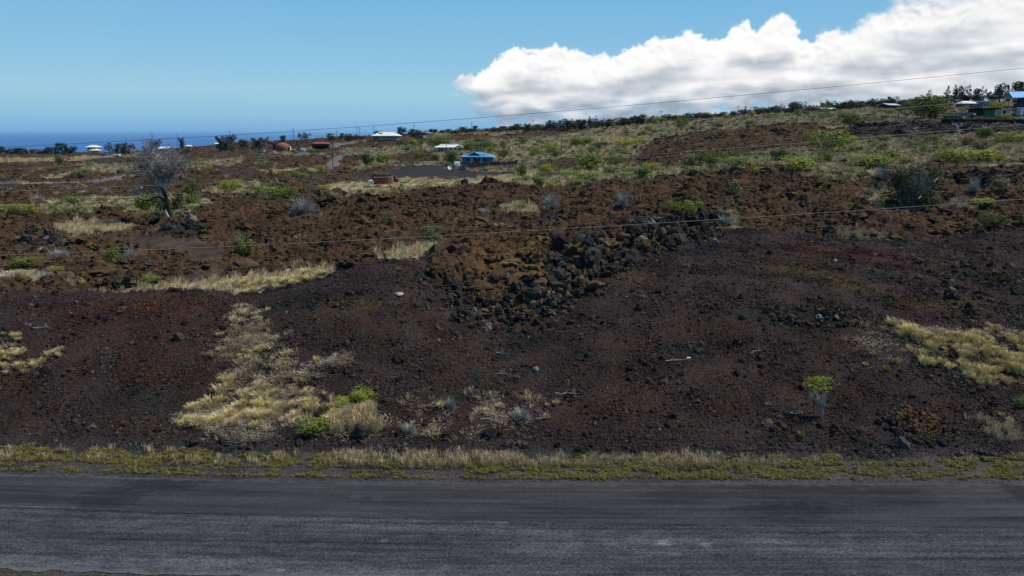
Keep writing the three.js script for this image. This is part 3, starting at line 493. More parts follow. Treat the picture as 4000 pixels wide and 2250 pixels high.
const area = (line) => { const pts = line.map(([u, v]) => at(u, v)).filter(Boolean).map(([x, d]) => [x, d]); let b = [1e9, 1e9, -1e9, -1e9]; for (const [x, y] of pts) b = [Math.min(b[0], x), Math.min(b[1], y), Math.max(b[2], x), Math.max(b[3], y)]; return { pts, b }; };
function scatter(line, n, R, f) { const { pts, b } = area(line); for (let k = 0; k < n; k++) { const x = lerp(b[0], b[2], R()), d = lerp(b[1], b[3], R()); if (inside(pts, x + 0.5 * N2(x, d), d + 0.8 * N2b(x, d))) f(x, d); } }
{
  const R = rng(404), tuft = [blades(1, 130, { r: 0.38, h: 0.36, w: 0.009, lean: 1.0, base: 0.55 }), blades(2, 120, { r: 0.34, h: 0.46, w: 0.009, lean: 0.9, base: 0.4 })];
  const wisp = [blades(3, 34, { r: 0.5, h: 0.2, w: 0.012, lean: 0.9, flat: 0.5, base: 1.2 }), blades(4, 30, { r: 0.5, h: 0.3, w: 0.011, lean: 0.8, flat: 0.4, base: 1.2 })];
  const straw = [blades(5, 22, { r: 0.3, h: 0.62, w: 0.010, lean: 0.6, base: 0.8 }), blades(6, 18, { r: 0.26, h: 0.5, w: 0.010, lean: 0.8, base: 0.8 })];
  const T = [[], []], Wl = [[], []], S = [[], []];
  const put = (L, x, d, s, c, sy = 1) => { const k = R() > 0.5 ? 1 : 0, n = 0.8 + 0.4 * R(); L[k].push([place(x, surf(x, d) - 0.02, -d, 0.25 * (R() - 0.5), R() * 6.28, 0.25 * (R() - 0.5), s, s * sy, s), rgb(c[0] * n, c[1] * n, c[2] * n)]); };
  const YEL = [0.50, 0.41, 0.175], PALE = [0.50, 0.42, 0.235], GREY = [0.40, 0.345, 0.255], STRAW = [0.50, 0.395, 0.23];
  const yellow = (line, n, thin = 0, s = 1) => scatter(line, n, R, (x, d) => { if (fbm(x * 0.55, d * 0.55, 3) < thin - 0.15) return; put(T, x, d, s * (0.4 + 0.85 * R() * R() + 0.15), R() > 0.3 ? YEL : PALE); });
  const grey = (line, n, thin = 0) => scatter(line, n * 2.6, R, (x, d) => { if (fbm(x * 0.5 + 12, d * 0.5, 3) < thin - 0.15) return; put(Wl, x, d, 0.35 + 0.4 * R(), R() > 0.25 ? GREY : STRAW); });
  const strawy = (line, n, s = 1, thin = -1) => scatter(line, n, R, (x, d) => { if (fbm(x * 0.5 + 22, d * 0.5, 3) < thin) return; put(S, x, d, s * (0.6 + 0.6 * R()), R() > 0.3 ? STRAW : PALE); });
  const G1 = [[-60, 1330], [60, 1335], [160, 1375], [260, 1400], [250, 1430], [140, 1440], [100, 1465], [-60, 1475]];
  yellow(G1, 150, 0.02, 0.8); grey(G1, 90, 0.1);
  const G2 = [[690, 1668], [720, 1600], [790, 1540], [880, 1500], [1000, 1480], [1100, 1470], [1200, 1500], [1250, 1560], [1220, 1620], [1080, 1640], [1000, 1652], [900, 1668]];
  yellow(G2, 230, 0.08); grey(G2, 420); strawy(G2, 60, 0.7);
  const G2b = [[850, 1370], [845, 1330], [880, 1250], [930, 1170], [1030, 1180], [1080, 1290], [1130, 1370], [1190, 1440], [1180, 1500], [900, 1500], [790, 1560], [870, 1430]];
  grey(G2b, 1000); yellow(G2b, 150, 0.22, 0.8); strawy(G2b, 120, 0.6);
  const G3 = [[1170, 1455], [1240, 1400], [1330, 1380], [1385, 1390], [1375, 1420], [1310, 1440], [1200, 1462]];
  grey(G3, 190); yellow(G3, 26, 0.15, 0.7);
  const G4 = [[1200, 1600], [1230, 1560], [1330, 1560], [1440, 1570], [1480, 1600], [1460, 1660], [1330, 1640], [1240, 1640]];
  yellow(G4, 90, 0.0, 0.9); strawy(G4, 60, 0.8);
  const G4b = [[1290, 1690], [1310, 1630], [1350, 1600], [1430, 1605], [1480, 1660], [1475, 1694]];
  strawy(G4b, 360, 1.0); grey(G4b, 60);
  const G5 = [[1480, 1640], [1600, 1560], [1720, 1520], [1900, 1540], [2040, 1520], [2180, 1540], [2180, 1640], [2000, 1640], [1900, 1680], [1700, 1690], [1540, 1690]];
  grey(G5, 300, 0.3); strawy(G5, 110, 0.7, 0.1); yellow(G5, 60, 0.3, 0.6);
  const G6 = [[3490, 1310], [3560, 1280], [3680, 1292], [3900, 1315], [4300, 1335], [4300, 1525], [3960, 1505], [3850, 1500], [3700, 1465], [3600, 1420], [3540, 1370]];
  yellow(G6, 640, 0.0, 1.0); grey(G6, 300);
  grey([[3260, 1330], [3420, 1270], [3700, 1255], [4200, 1280], [4200, 1330], [3560, 1330], [3540, 1400], [3400, 1440], [3350, 1380]], 330, 0.12);
  yellow([[3900, 1620], [4200, 1590], [4200, 1670], [3960, 1665]], 40, 0.12, 0.8); strawy([[3790, 1650], [3830, 1645], [3980, 1705], [3960, 1725], [3880, 1715]], 90, 0.7);
  grey([[700, 1690], [1250, 1660], [2100, 1700], [2100, 1720], [700, 1715]], 160, 0.2);
  // crest strips and pale grass farther off
  strawy([[440, 1142], [560, 1118], [800, 1098], [1000, 1072], [1130, 1062], [1250, 1048], [1340, 1052], [1230, 1084], [1120, 1110], [950, 1126], [700, 1136]], 620, 0.75); yellow([[900, 1110], [1250, 1060], [1330, 1058], [1200, 1095], [960, 1126]], 160, -1, 1);
  strawy([[1465, 1012], [1560, 985], [1680, 958], [1745, 946], [1738, 988], [1650, 1010], [1540, 1016]], 500, 1.0);
  strawy([[210, 898], [300, 882], [460, 882], [535, 900], [460, 920], [300, 924], [225, 912]], 700, 1.1);
  strawy([[3260, 918], [3480, 926], [3460, 936], [3280, 930]], 120, 0.8); grey([[3250, 915], [3500, 925], [3480, 940], [3270, 932]], 100);
  strawy([[2800, 860], [2860, 850], [2880, 885], [2830, 890]], 90, 1.1); grey([[2800, 860], [2860, 850], [2880, 885], [2830, 890]], 60);
  strawy([[1940, 826], [1980, 806], [2080, 808], [2115, 832], [2020, 846]], 160, 1.1); grey([[-50, 1048], [200, 1060], [210, 1100], [-50, 1095]], 200);
  grey([[60, 980], [300, 930], [330, 950], [130, 1000]], 160); strawy([[250, 1100], [480, 1110], [480, 1150], [260, 1150]], 40, 0.8);
  // the verge: straw behind, rank green weeds in front
  const weed = [leafball(31, 60, 0.09, { lumps: 5 }), leafball(32, 60, 0.09, { lumps: 6 })], V = [[], []];
  for (let k = 0; k < 70000; k++) {
    const x = lerp(-24, 24, R()), f = R() * 2.5, d = roadFar(x) + 0.1 + f, n = fbm(x * 0.55 + 3, d * 1.3, 3), big = fbm(x * 0.15 + 31, 2, 2);
    const band = sstep(0.1, 0.35, f) * sstep(2.1, 1.6, f + 0.4 * N2(x * 0.4, 1)), bare = sstep(0.9, 0.6, Math.abs(f - 0.65) * 2.4) * sstep(2, -4, x) * 0.6 + sstep(8, 15, x) * 0.34;
    if (R() > band * clamp(0.42 + 1.5 * n + 0.5 * big - bare)) continue;
    const s = 0.08 + 0.12 * R() + 0.12 * sstep(0.8, 1.6, f) * R(), g = R(), c = g > 0.75 ? [0.165, 0.152, 0.035] : g > 0.35 ? [0.10, 0.096, 0.026] : [0.19, 0.155, 0.075], m = 0.75 + 0.5 * R();
    V[k % 2].push([place(x, surf(x, d) - 0.01, -d, 0, R() * 6.28, 0, s, s * (0.45 + 0.45 * R()), s), rgb(c[0] * m, c[1] * m, c[2] * m)]);
  }
  for (let k = 0; k < 3800; k++) {
    const x = lerp(-24, 24, R()), f = 1.2 + 0.95 * R(), d = roadFar(x) + f, n = fbm(x * 0.45 + 8, d * 0.5, 3), mid = 0.30 * Math.exp(-(((x + 3) / 6.5) ** 2)) + 0.25 * Math.exp(-(((x - 7) / 1.6) ** 2));
    if (R() > clamp(0.03 + 0.6 * n + mid * 1.2)) continue;
    put(S, x, d, 0.3 + 0.42 * R() + mid * 0.9, R() > 0.4 ? [0.50, 0.39, 0.21] : [0.36, 0.30, 0.19]);
  }
  // weeds along the near edge of the road
  for (let k = 0; k < 260; k++) { const x = lerp(-18, 6, R()), d = roadFar(x) - ROADW - 0.05 - 0.5 * R(); if (N2(x * 0.8, 77) < 0.1) continue; const s = 0.08 + 0.1 * R(); V[k % 2].push([place(x, -0.02, -d, 0, R() * 6.28, 0, s, s * 0.6, s), rgb(0.11, 0.12, 0.025)]); }
  V.forEach((l, i) => stuff('verge_weeds', weed[i], bladeMat, l, 'low green weeds growing along the edge of the asphalt', 'weeds'));
  T.forEach((l, i) => stuff('bunch_grass', tuft[i], bladeMat, l, 'yellow bunch grass growing in patches on the cinder slope', 'grass'));
  Wl.forEach((l, i) => stuff('dead_grass', wisp[i], bladeMat, l, 'grey matted dead grass lying on the cinder slope', 'dead grass'));
  S.forEach((l, i) => stuff('dry_grass', straw[i], bladeMat, l, 'tall straw coloured dry grass along verge and crest', 'dry grass'));

  // brush and dry grass of the far land, too dense to count
  const brush = [leafball(41, 130, 0.10, { lumps: 5 }), leafball(42, 110, 0.10, { lumps: 7, spread: 1.2 })], twiggy = [blades(43, 60, { r: 0.55, h: 0.8, w: 0.012, lean: 0.9, base: 0.6 }), blades(44, 46, { r: 0.6, h: 0.6, w: 0.014, lean: 1, base: 0.9 })], B = [[], []], Tw = [[], []];
  for (let k = 0; k < 60000; k++) {
    const d = Math.exp(lerp(Math.log(58), Math.log(560), R())), x = lerp(-0.82, 0.82, R()) * d, cv = coverAt(x, d), q = R();
    if (cv === CINDER || cv === DARK || cv === DRIVE) continue;
    const lava = cv === LAVA || cv === BLACKLAVA, n = fbm(x * 0.06 + 15, d * 0.03, 3);
    if (lava && q > (d > 110 ? 0.03 : 0.01) + 0.06 * n) continue;
    if (cv === EARTH && q > 0.05) continue;
    const g = clamp(Math.sqrt(d / 90), 0.9, 2.3), right = sstep(-0.2, 0.15, x / d), green = R() < (cv === TAN ? 0.06 : 0.16 + 0.3 * n) * (lava ? 0.7 : 1);
    const m = 0.7 + 0.6 * R(), i = k % 2, s = g * (0.55 + 0.7 * R());
    if (green) { const t = R(), c = t > 0.6 ? [0.145, 0.165, 0.03] : t > 0.25 ? [0.11, 0.12, 0.04] : [0.07, 0.075, 0.035]; B[i].push([place(x, surf(x, d) - 0.05, -d, 0, R() * 6.28, 0, s, s * (0.5 + 0.3 * R()), s), rgb(c[0] * m, c[1] * m, c[2] * m)]); }
    else { const t = R(), c = cv === TAN ? [0.43, 0.355, 0.205] : t > 0.5 ? [0.44, 0.36, 0.21] : t > 0.18 ? [0.32, 0.275, 0.19] : [0.22, 0.195, 0.15]; Tw[i].push([place(x, surf(x, d) - 0.05, -d, 0, R() * 6.28, 0, s, s * (cv === TAN ? 0.7 : 0.8), s), rgb(c[0] * m, c[1] * m, c[2] * m)]); }
  }
  B.forEach((l, i) => stuff('low_brush', brush[i], bladeMat, l, 'low olive brush spread over the far hillside', 'brush'));
  Tw.forEach((l, i) => stuff('dry_brush', twiggy[i], bladeMat, l, 'grey and tan dry brush covering the far slopes', 'brush'));
}

// ---------------------------------------------------------------- shrubs, each a thing
const leafMats = { lime: leafy(0.235, 0.255, 0.022), bright: leafy(0.165, 0.20, 0.024), green: leafy(0.10, 0.135, 0.022), dark: leafy(0.036, 0.05, 0.016), olive: leafy(0.14, 0.142, 0.035), sage: leafy(0.15, 0.15, 0.07), rust: leafy(0.16, 0.105, 0.03), sky: leafy(0.042, 0.055, 0.036), skyGrey: leafy(0.075, 0.082, 0.07), pine: leafy(0.03, 0.045, 0.022) };
const barkGrey = dull({ color: rgb(0.30, 0.28, 0.26) }), barkDark = dull({ color: rgb(0.035, 0.03, 0.028) }), barkPale = dull({ color: rgb(0.52, 0.49, 0.45) }), barkBrown = dull({ color: rgb(0.07, 0.055, 0.043) }), twigGrey = dull({ color: rgb(0.34, 0.32, 0.29), side: THREE.DoubleSide }), twigTan = dull({ color: rgb(0.26, 0.22, 0.15), side: THREE.DoubleSide });
const shrubLeaves = [51, 52, 53, 54, 55].map((s) => leafball(s, 1100, 0.04, { lumps: 12, spread: 1.05 })), shrubLow = [61, 62, 63].map((s) => leafball(s, 1100, 0.038, { lumps: 16, spread: 1.2 }));
const stems = [71, 72, 73].map((s) => { const R = rng(s), L = []; for (let k = 0; k < 7; k++) { const a = R() * 6.28, q = 0.18 + 0.2 * R(); L.push(limb([[0.02 * Math.cos(a), 0, 0.02 * Math.sin(a)], [q * 0.45 * Math.cos(a), 0.3, q * 0.45 * Math.sin(a)], [q * Math.cos(a + 0.3), 0.62 + 0.2 * R(), q * Math.sin(a + 0.3)]], [0.018, 0.012, 0.004], 4)); } return mergeGeometries(L); });
const dryTwigs = [81, 82, 83].map((s) => twigball(s, 520));
function twigball(seed, n) {   // thin forked twigs fanning out from the root over a half sphere
  const R = rng(seed), pos = [];
  for (let k = 0; k < n; k++) {
    const a = R() * 6.283, e = Math.acos(R() * 0.97), r = 0.3 + 0.2 * R(), x = Math.cos(a) * Math.sin(e), y = Math.cos(e), z = Math.sin(a) * Math.sin(e), s = 0.15 + 0.5 * R(), w = 0.004 + 0.004 * R(), px = -Math.sin(a) * w, pz = Math.cos(a) * w, j = () => 0.07 * (R() - 0.5);
    const b = [x * r * s, y * r * s * 2 * 0.95, z * r * s], t = [x * r + j(), Math.max(0.02, y * r * 1.9 + j()), z * r + j()];
    pos.push(b[0] - px, b[1], b[2] - pz, b[0] + px, b[1], b[2] + pz, ...t, b[0], b[1] - w, b[2], b[0], b[1] + w, b[2], t[0] + j(), t[1] + j(), t[2] + j());
  }
  const g = new THREE.BufferGeometry(); g.setAttribute('position', new THREE.Float32BufferAttribute(pos, 3)); g.computeVertexNormals(); return g;
}
function shrub(u, v, wpx, hpx, kind, label, group) {
  const p = at(u, v); if (!p) return null;
  const w = metres(wpx, p[1]), h = metres(hpx, p[1]) * 1.06, k = Math.round(u * 7 + v) , flat = h / w < 0.5;
  const t = thing(kind === 'dry' || kind === 'drytan' ? 'dry_bush' : 'shrub', label, kind === 'dry' || kind === 'drytan' ? 'bush' : 'shrub', group, p[0], surf(p[0], p[1]) - 0.03, -p[1], k % 6);
  t.scale.set(w * 1.32, h * 1.4, Math.min(w, Math.max(h, w * 0.7)) * 1.3);
  if (kind === 'dry' || kind === 'drytan') { mesh('twigs', dryTwigs[k % 3], kind === 'dry' ? twigGrey : twigTan, t); mesh('stem', stems[k % 3], barkGrey, t); return t; }
  mesh('foliage', flat ? shrubLow[k % 3] : shrubLeaves[k % 5], leafMats[kind], t); mesh('stem', stems[k % 3], barkGrey, t);
  return t;
}
for (const a of [
  [35, 848, 85, 36, 'bright', 'bright green shrub at the far left edge of the lava'], [102, 846, 72, 32, 'lime', 'lime green shrub right beside the one at the left edge'],
  [286, 803, 64, 34, 'bright', 'rounded bright green shrub left of the dead tree, farther back'], [262, 836, 125, 28, 'olive', 'wide low olive shrub in front of the rounded bright shrub'],
  [405, 792, 48, 21, 'bright', 'small bright green shrub midway between rounded shrub and dead tree'], [440, 806, 26, 16, 'olive', 'tiny olive shrub left of the dead tree'],
  [466, 846, 52, 36, 'green', 'green shrub on the lava edge left of the dead tree'], [566, 838, 82, 72, 'bright', 'tall bright green shrub just left of the dead trunk'],
  [630, 842, 62, 66, 'dark', 'dark green shrub touching the dead trunk on its left'], [702, 832, 66, 58, 'dark', 'dark green shrub behind the dead trunk on its right'],
  [762, 828, 42, 18, 'olive', 'low olive shrub at the foot of the young tree'], [846, 738, 32, 32, 'sage', 'sage green upright shrub right of the young tree'], [898, 747, 82, 38, 'lime', 'lime green mounded shrub above the left lava edge'],
  [500, 650, 32, 11, 'bright', 'small bright shrub behind the dead tree crown'], [320, 704, 80, 26, 'sage', 'grey green bush beside the left gravel drive'], [232, 640, 40, 38, 'sage', 'grey green bush standing before the left tree line'],
  [880, 792, 42, 16, 'olive', 'low olive shrub on the lava behind the young tree'], [1062, 792, 88, 40, 'bright', 'bright green shrub left of the grey dry bush'], [1142, 782, 80, 38, 'green', 'green shrub directly behind the grey dry bush'],
  [1262, 764, 50, 18, 'lime', 'low lime shrub left of the rusty tank'], [1246, 668, 36, 16, 'lime', 'lime shrub at the foot of the gravel drive'], [1434, 652, 44, 50, 'dark', 'dark round bushy tree beside the gravel drive'], [1490, 644, 76, 40, 'bright', 'bright green shrub right of the dark round bush'], [1480, 652, 62, 13, 'lime', 'low lime hedge of growth below the bright shrub'],
  [1512, 882, 50, 36, 'sage', 'sage green shrub alone in the middle of the lava'], [1688, 955, 92, 58, 'sage', 'sage green bush above the grassy lip of lava'], [1636, 618, 46, 24, 'green', 'green shrub on the small lava field left of blue house'], [1705, 634, 46, 26, 'green', 'green shrub left of the blue house yard'], [1772, 645, 62, 50, 'green', 'tall green shrub left against the blue house'],
  [1612, 571, 42, 24, 'lime', 'yellow green shrub right of the cream house'], [1568, 568, 36, 20, 'green', 'green shrub at right end of the cream house'], [1690, 572, 72, 28, 'green', 'wide green shrub left of the pale roofed house'], [1735, 566, 50, 24, 'bright', 'bright shrub behind the pale roofed house'], [1835, 592, 44, 34, 'green', 'green shrub at right end of the pale roofed house'], [1884, 588, 62, 36, 'green', 'dense green shrub behind the blue roof'], [1930, 584, 40, 22, 'bright', 'bright shrub behind the right end of blue roof'],
  [1218, 602, 26, 22, 'bright', 'bright shrub left of the red roofed shed'], [1246, 602, 22, 15, 'green', 'small green shrub before the red roofed shed'], [1154, 602, 24, 14, 'olive', 'round olive bush right of the dome'],
  [2042, 696, 34, 54, 'green', 'upright green sapling at right end of the tan grass'], [2312, 670, 98, 60, 'bright', 'big bright green shrub behind the middle of the lava'], [2412, 650, 92, 32, 'green', 'green shrub right beside the big bright one'], [2342, 582, 42, 24, 'green', 'dark green shrub on the pale hillside'], [2442, 580, 102, 28, 'lime', 'long lime shrub on the hillside left of lava mound'], [2492, 566, 62, 20, 'bright', 'bright shrub above the long lime shrub'],
  [2162, 594, 72, 24, 'lime', 'lime shrub at the hillside pole'], [2092, 602, 46, 20, 'bright', 'bright shrub left of the lime hillside shrub'], [2130, 670, 92, 22, 'olive', 'olive shrub in front of the small lava mound'], [2222, 694, 72, 24, 'lime', 'low lime shrub right of the sapling'], [2302, 708, 102, 30, 'bright', 'broad bright shrub behind the lava rim'], [2382, 694, 62, 36, 'green', 'green shrub right of the broad bright shrub'],
  [2506, 698, 52, 40, 'green', 'upright green shrub on the lava rim in the middle right'], [2452, 684, 82, 26, 'olive', 'olive shrub behind the upright green shrub'], [2542, 674, 62, 28, 'lime', 'lime shrub right of the upright green shrub'], [2692, 660, 92, 46, 'sage', 'pale sage bush below the lava mound'], [2772, 650, 102, 46, 'green', 'dense green shrub below the lava mound'], [2872, 674, 92, 32, 'bright', 'bright shrub right of the dense green one'], [2972, 676, 62, 20, 'lime', 'small lime shrub on the rim left of the brown knob'],
  [2106, 731, 36, 36, 'green', 'green shrub on the lava rim below the sapling'], [2146, 735, 36, 22, 'lime', 'lime shrub right of the rim shrub below sapling'], [2252, 722, 82, 20, 'olive', 'olive strip of growth along the lava rim'], [2704, 838, 78, 46, 'lime', 'vivid green shrub over black boulders on the lava'], [2634, 824, 62, 26, 'bright', 'bright low shrub left of the vivid one over boulders'],
  [2662, 502, 46, 30, 'bright', 'bright shrub above the lava mound'], [2560, 486, 40, 20, 'lime', 'lime shrub high on the hillside under the tree line'], [2680, 478, 50, 22, 'green', 'green shrub under the tree line, upper middle'], [3035, 636, 58, 38, 'dark', 'dark green shrub left of the big round shrub'], [3234, 600, 150, 68, 'bright', 'biggest round bright green shrub on the right'], [3328, 488, 70, 36, 'green', 'green shrub on the ridge above the black rocks'],
  [3108, 670, 142, 46, 'lime', 'wide lime shrub behind the brown knob'], [3232, 642, 64, 36, 'green', 'green shrub below the big round one'], [3392, 656, 162, 42, 'bright', 'long bright shrub left behind the dark tree'], [3462, 634, 102, 40, 'green', 'green shrub behind the long bright one'], [3692, 638, 112, 46, 'bright', 'bright shrub right behind the dark tree'], [3812, 640, 162, 44, 'lime', 'wide vivid lime shrub at the right behind lava'],
  [3832, 594, 82, 50, 'sage', 'grey green bush above the vivid lime shrub'], [3772, 570, 82, 30, 'rust', 'rust tinted bush left of the leaning white limb'], [3852, 545, 62, 40, 'green', 'green shrub right of the leaning white limb'], [3982, 560, 62, 26, 'lime', 'lime shrub at right edge below the houses'], [3452, 584, 42, 26, 'green', 'small green shrub right of the big round shrub'], [3640, 560, 60, 24, 'olive', 'olive shrub below the black rocks on the right'], [3560, 548, 46, 20, 'green', 'green shrub directly under the black rocks'],
  [3862, 898, 82, 46, 'olive', 'olive shrub on the lava edge at the right'], [444, 1018, 72, 50, 'green', 'green shrub beside the path on the left lava'], [102, 1048, 102, 30, 'olive', 'olive low bush on the left lava'], [226, 1082, 58, 18, 'lime', 'low yellow green plant near left crest'], [526, 1038, 32, 12, 'lime', 'tiny yellow green plant on the left lava'], [592, 1116, 62, 30, 'bright', 'bright shrub in the pale crest grass on the left'], [952, 1004, 68, 82, 'olive', 'tall olive shrub above the bare path'],
  [1416, 1566, 92, 54, 'lime', 'bright lime shrub on the cinder slope by yellow grass'], [1350, 1576, 92, 28, 'lime', 'low green shrub left of the lime shrub on cinder'], [1264, 1622, 44, 52, 'rust', 'orange tinted bush beside the yellow grass'], [1228, 1692, 120, 52, 'bright', 'green weedy bush below the orange tinted bush'], [3978, 1590, 50, 36, 'green', 'green shrub at the right edge under the yellow grass'], [3860, 820, 60, 28, 'olive', 'olive shrub on the lava under the lowest wire'], [3830, 808, 90, 24, 'lime', 'yellow green growth at the foot of the black outcrop'], [3640, 800, 60, 34, 'olive', 'olive shrub at right foot of the dark tree'],
]) shrub(...a);
for (const a of [
  [1190, 832, 112, 62, 'dry', 'large grey dry bush on the lava edge'], [2152, 812, 78, 52, 'dry', 'grey dry bush in the middle of the lava'], [2432, 834, 66, 46, 'dry', 'grey dry bush left of the vivid shrub'], [2872, 762, 76, 50, 'sage', 'grey green bush on the right lava'], [232, 1012, 132, 44, 'dry', 'grey dry bush on the left lava'], [512, 1014, 56, 50, 'dry', 'grey dead bush right against the path shrub'], [60, 1100, 150, 50, 'drytan', 'pale dry bush at left edge of the crest'], [180, 1100, 90, 46, 'dry', 'grey dry bush beside the pale one near the crest'],
  [1890, 826, 70, 24, 'dry', 'low grey bush left of the pale grass in the lava'], [2036, 820, 60, 30, 'drytan', 'tan dry bush in the pale grass on the lava'], [2830, 884, 70, 40, 'dry', 'grey dry bush at the right end of black boulders'], [3440, 690, 90, 50, 'dry', 'grey bare bush left of the dark tree'], [3740, 812, 110, 44, 'dry', 'grey dry bush on the lava under the dark tree'], [3800, 770, 60, 50, 'dry', 'grey dry bush beneath the black outcrop'], [3900, 760, 80, 46, 'sage', 'grey green bush right of the black outcrop'],
  [1600, 1690, 90, 40, 'dry', 'grey brush at the bottom of the cinder slope'], [2040, 1640, 110, 50, 'dry', 'grey tangled dead bush low on the slope'], [1760, 1590, 60, 44, 'dry', 'thin grey bush among sparse dry grass'], [420, 770, 60, 26, 'dry', 'grey dry bush among the left green shrubs'], [150, 800, 80, 26, 'dry', 'grey dry bush behind the left edge shrubs'], [1510, 700, 50, 20, 'olive', 'olive bush behind the rusty tank'],
]) shrub(...a);
// smaller green shrubs dotted over the far slopes
const marksAbout = [[1868, 620, 'the blue roofed house'], [1757, 575, 'the pale roofed house'], [1516, 540, 'the long cream house'], [1494, 705, 'the rusty water tank'], [2042, 670, 'the upright sapling'], [2192, 560, 'the lone hillside pole'], [2312, 640, 'the big bright shrub'], [2380, 543, 'the pale bunch grass'], [2735, 495, 'the pole over the lava mound'], [2540, 585, 'the left end of the lava mound'], [2772, 625, 'the dense green shrub'], [2980, 560, 'the middle of the lava mound'], [3234, 555, 'the biggest round shrub'], [3111, 455, 'the near hillside pole'], [3030, 655, 'the brown lava knob'], [3328, 470, 'the ridge shrub above black rocks'], [3440, 410, 'the brown hut'], [3508, 440, 'the pole by the tote'], [3632, 420, 'the large rounded tree'], [3752, 505, 'the leaning white limb'], [3760, 395, 'the white roofed upper house'], [3812, 615, 'the vivid lime shrub'], [3560, 700, 'the dark tangled tree'], [3960, 420, 'the two storey blue house'], [2560, 470, 'the second ridge pole'], [2865, 430, 'the third ridge pole'], [1100, 580, 'the dome house'], [957, 630, 'the bent weathered pole'], [660, 585, 'the teal shed'], [640, 680, 'the dead tree crown'], [268, 650, 'the thin leaning pole'], [450, 690, 'the left gravel drive'], [1262, 580, 'the red roofed shed'], [1300, 630, 'the tall driveway pole'], [100, 640, 'the coastal tree row']];
function beside(u, v) { const [mu, mv, name] = marksAbout.reduce((m, q) => Math.hypot(q[0] - u, (q[1] - v) * 2) < Math.hypot(m[0] - u, (m[1] - v) * 2) ? q : m), dx = u - mu, dy = v - mv; return (Math.abs(dx) > 40 && Math.abs(dy) > 16 ? (dy < 0 ? 'above and ' : 'below and ') + (dx < 0 ? 'left of ' : 'right of ') : Math.abs(dx) > Math.abs(dy) * 2 ? (dx < 0 ? 'left of ' : 'right of ') : dy < 0 ? 'above ' : 'below ') + name; }
{
  const R = rng(505); let n = 0;
  while (n < 110) {
    const u = lerp(1350, 4020, Math.pow(R(), 0.8)), v = lerp(430, 690, R()), p = at(u, v); if (!p || p[1] < 95 || p[1] > 460) continue;
    const cv = coverAt(p[0], p[1]); if (cv !== SCRUB && (cv !== TAN || R() > 0.1)) continue;
    const w = 22 + 46 * R() * R(), k = R(); shrub(u, v, w, w * (0.4 + 0.3 * R()), k > 0.62 ? 'bright' : k > 0.45 ? 'lime' : k > 0.2 ? 'green' : 'olive', 'small ' + (k > 0.62 ? 'bright green' : k > 0.45 ? 'lime' : k > 0.2 ? 'green' : 'olive') + ' shrub ' + beside(u, v), 'small shrubs dotted over the far slope'); n++;
  }
  n = 0;
  while (n < 26) {
    const u = lerp(20, 1250, R()), v = lerp(625, 745, R()), p = at(u, v); if (!p || p[1] < 100) continue; const cv = coverAt(p[0], p[1]); if (cv === DRIVE || cv === DARK) continue;
    const w = 16 + 26 * R(); shrub(u, v, w, w * 0.45, n % 2 ? 'bright' : 'sage', 'small ' + (n % 2 ? 'bright green' : 'sage') + ' shrub ' + beside(u, v), 'small shrubs on the left plain'); n++;
  }
}

// ---------------------------------------------------------------- trees
const crowns = [91, 92, 93, 94, 95, 96].map((s, i) => leafball(s, 700, 0.05, { lumps: 14 + i % 4, spread: 1.05, up: 0.2, y0: 0.16, y1: 0.84, r0: 0.1, r1: 0.22 })), opened = [101, 102, 103].map((s) => leafball(s, 420, 0.045, { lumps: 9, spread: 1.15, up: 0.2, y0: 0.35, y1: 0.88, r0: 0.08, r1: 0.16 }));
const spires = [111, 112, 113].map((s) => { const R = rng(s), L = []; for (let k = 0; k < 7; k++) { const g = leafball(s * 10 + k, 80, 0.09, { lumps: 4 }); const f = 1 - k / 8; g.scale(0.55 * f + 0.12, 0.3, 0.55 * f + 0.12); g.translate(0.06 * (R() - 0.5), 0.12 + k * 0.118, 0.06 * (R() - 0.5)); L.push(g); } return mergeGeometries(L); });
const trunks = [121, 122, 123].map((s) => { const R = rng(s), L = [limb([[0, -0.04, 0], [0.03 * (R() - 0.5), 0.25, 0], [0.06 * (R() - 0.5), 0.6, 0.03]], [0.05, 0.035, 0.015], 5)]; for (let k = 0; k < 4; k++) { const a = R() * 6.28; L.push(limb([[0, 0.18 + 0.1 * k, 0], [0.14 * Math.cos(a), 0.38 + 0.1 * k, 0.14 * Math.sin(a)], [0.28 * Math.cos(a), 0.55 + 0.08 * k, 0.28 * Math.sin(a)]], [0.022, 0.014, 0.005], 4)); } return mergeGeometries(L); });
const skyDist = (u) => { const t = [[-200, 470], [0, 470], [330, 480], [600, 560], [1000, 560], [1500, 500], [2000, 480], [2500, 395], [3000, 355], [3500, 312], [4200, 315]]; let i = 1; while (i < t.length - 1 && u > t[i][0]) i++; return lerp(t[i - 1][1], t[i][1], clamp((u - t[i - 1][0]) / (t[i][0] - t[i - 1][0]))); };
function tree(u, vtop, wpx, kind, label, group, dist) {
  const d = dist ?? skyDist(u), [x, , y] = atD(u, d), h = EYE + d * rise(vtop) - y, k = Math.round(u * 3 + vtop); if (h < 0.8) return null;
  const t = thing('tree', label, 'tree', group ?? undefined, x, surf(x, d) - 0.1, -d, k % 6), w = metres(wpx, d);
  t.scale.set(w * 1.4, h * 1.28, w * 1.4);
  mesh('trunk', trunks[k % 3], kind === 'open' ? barkGrey : barkDark, t);
  mesh('crown', kind === 'open' ? opened[k % 3] : kind === 'spire' ? spires[k % 3] : crowns[k % 6], kind === 'open' ? leafMats.skyGrey : kind === 'spire' ? leafMats.pine : kind === 'grey' ? leafMats.skyGrey : kind === 'green' ? leafMats.dark : leafMats.sky, t);
  return t;
}
let nLeft = 0, nWood = 0, nLow = 0;
const leftGroup = 'trees of the left coastal row';
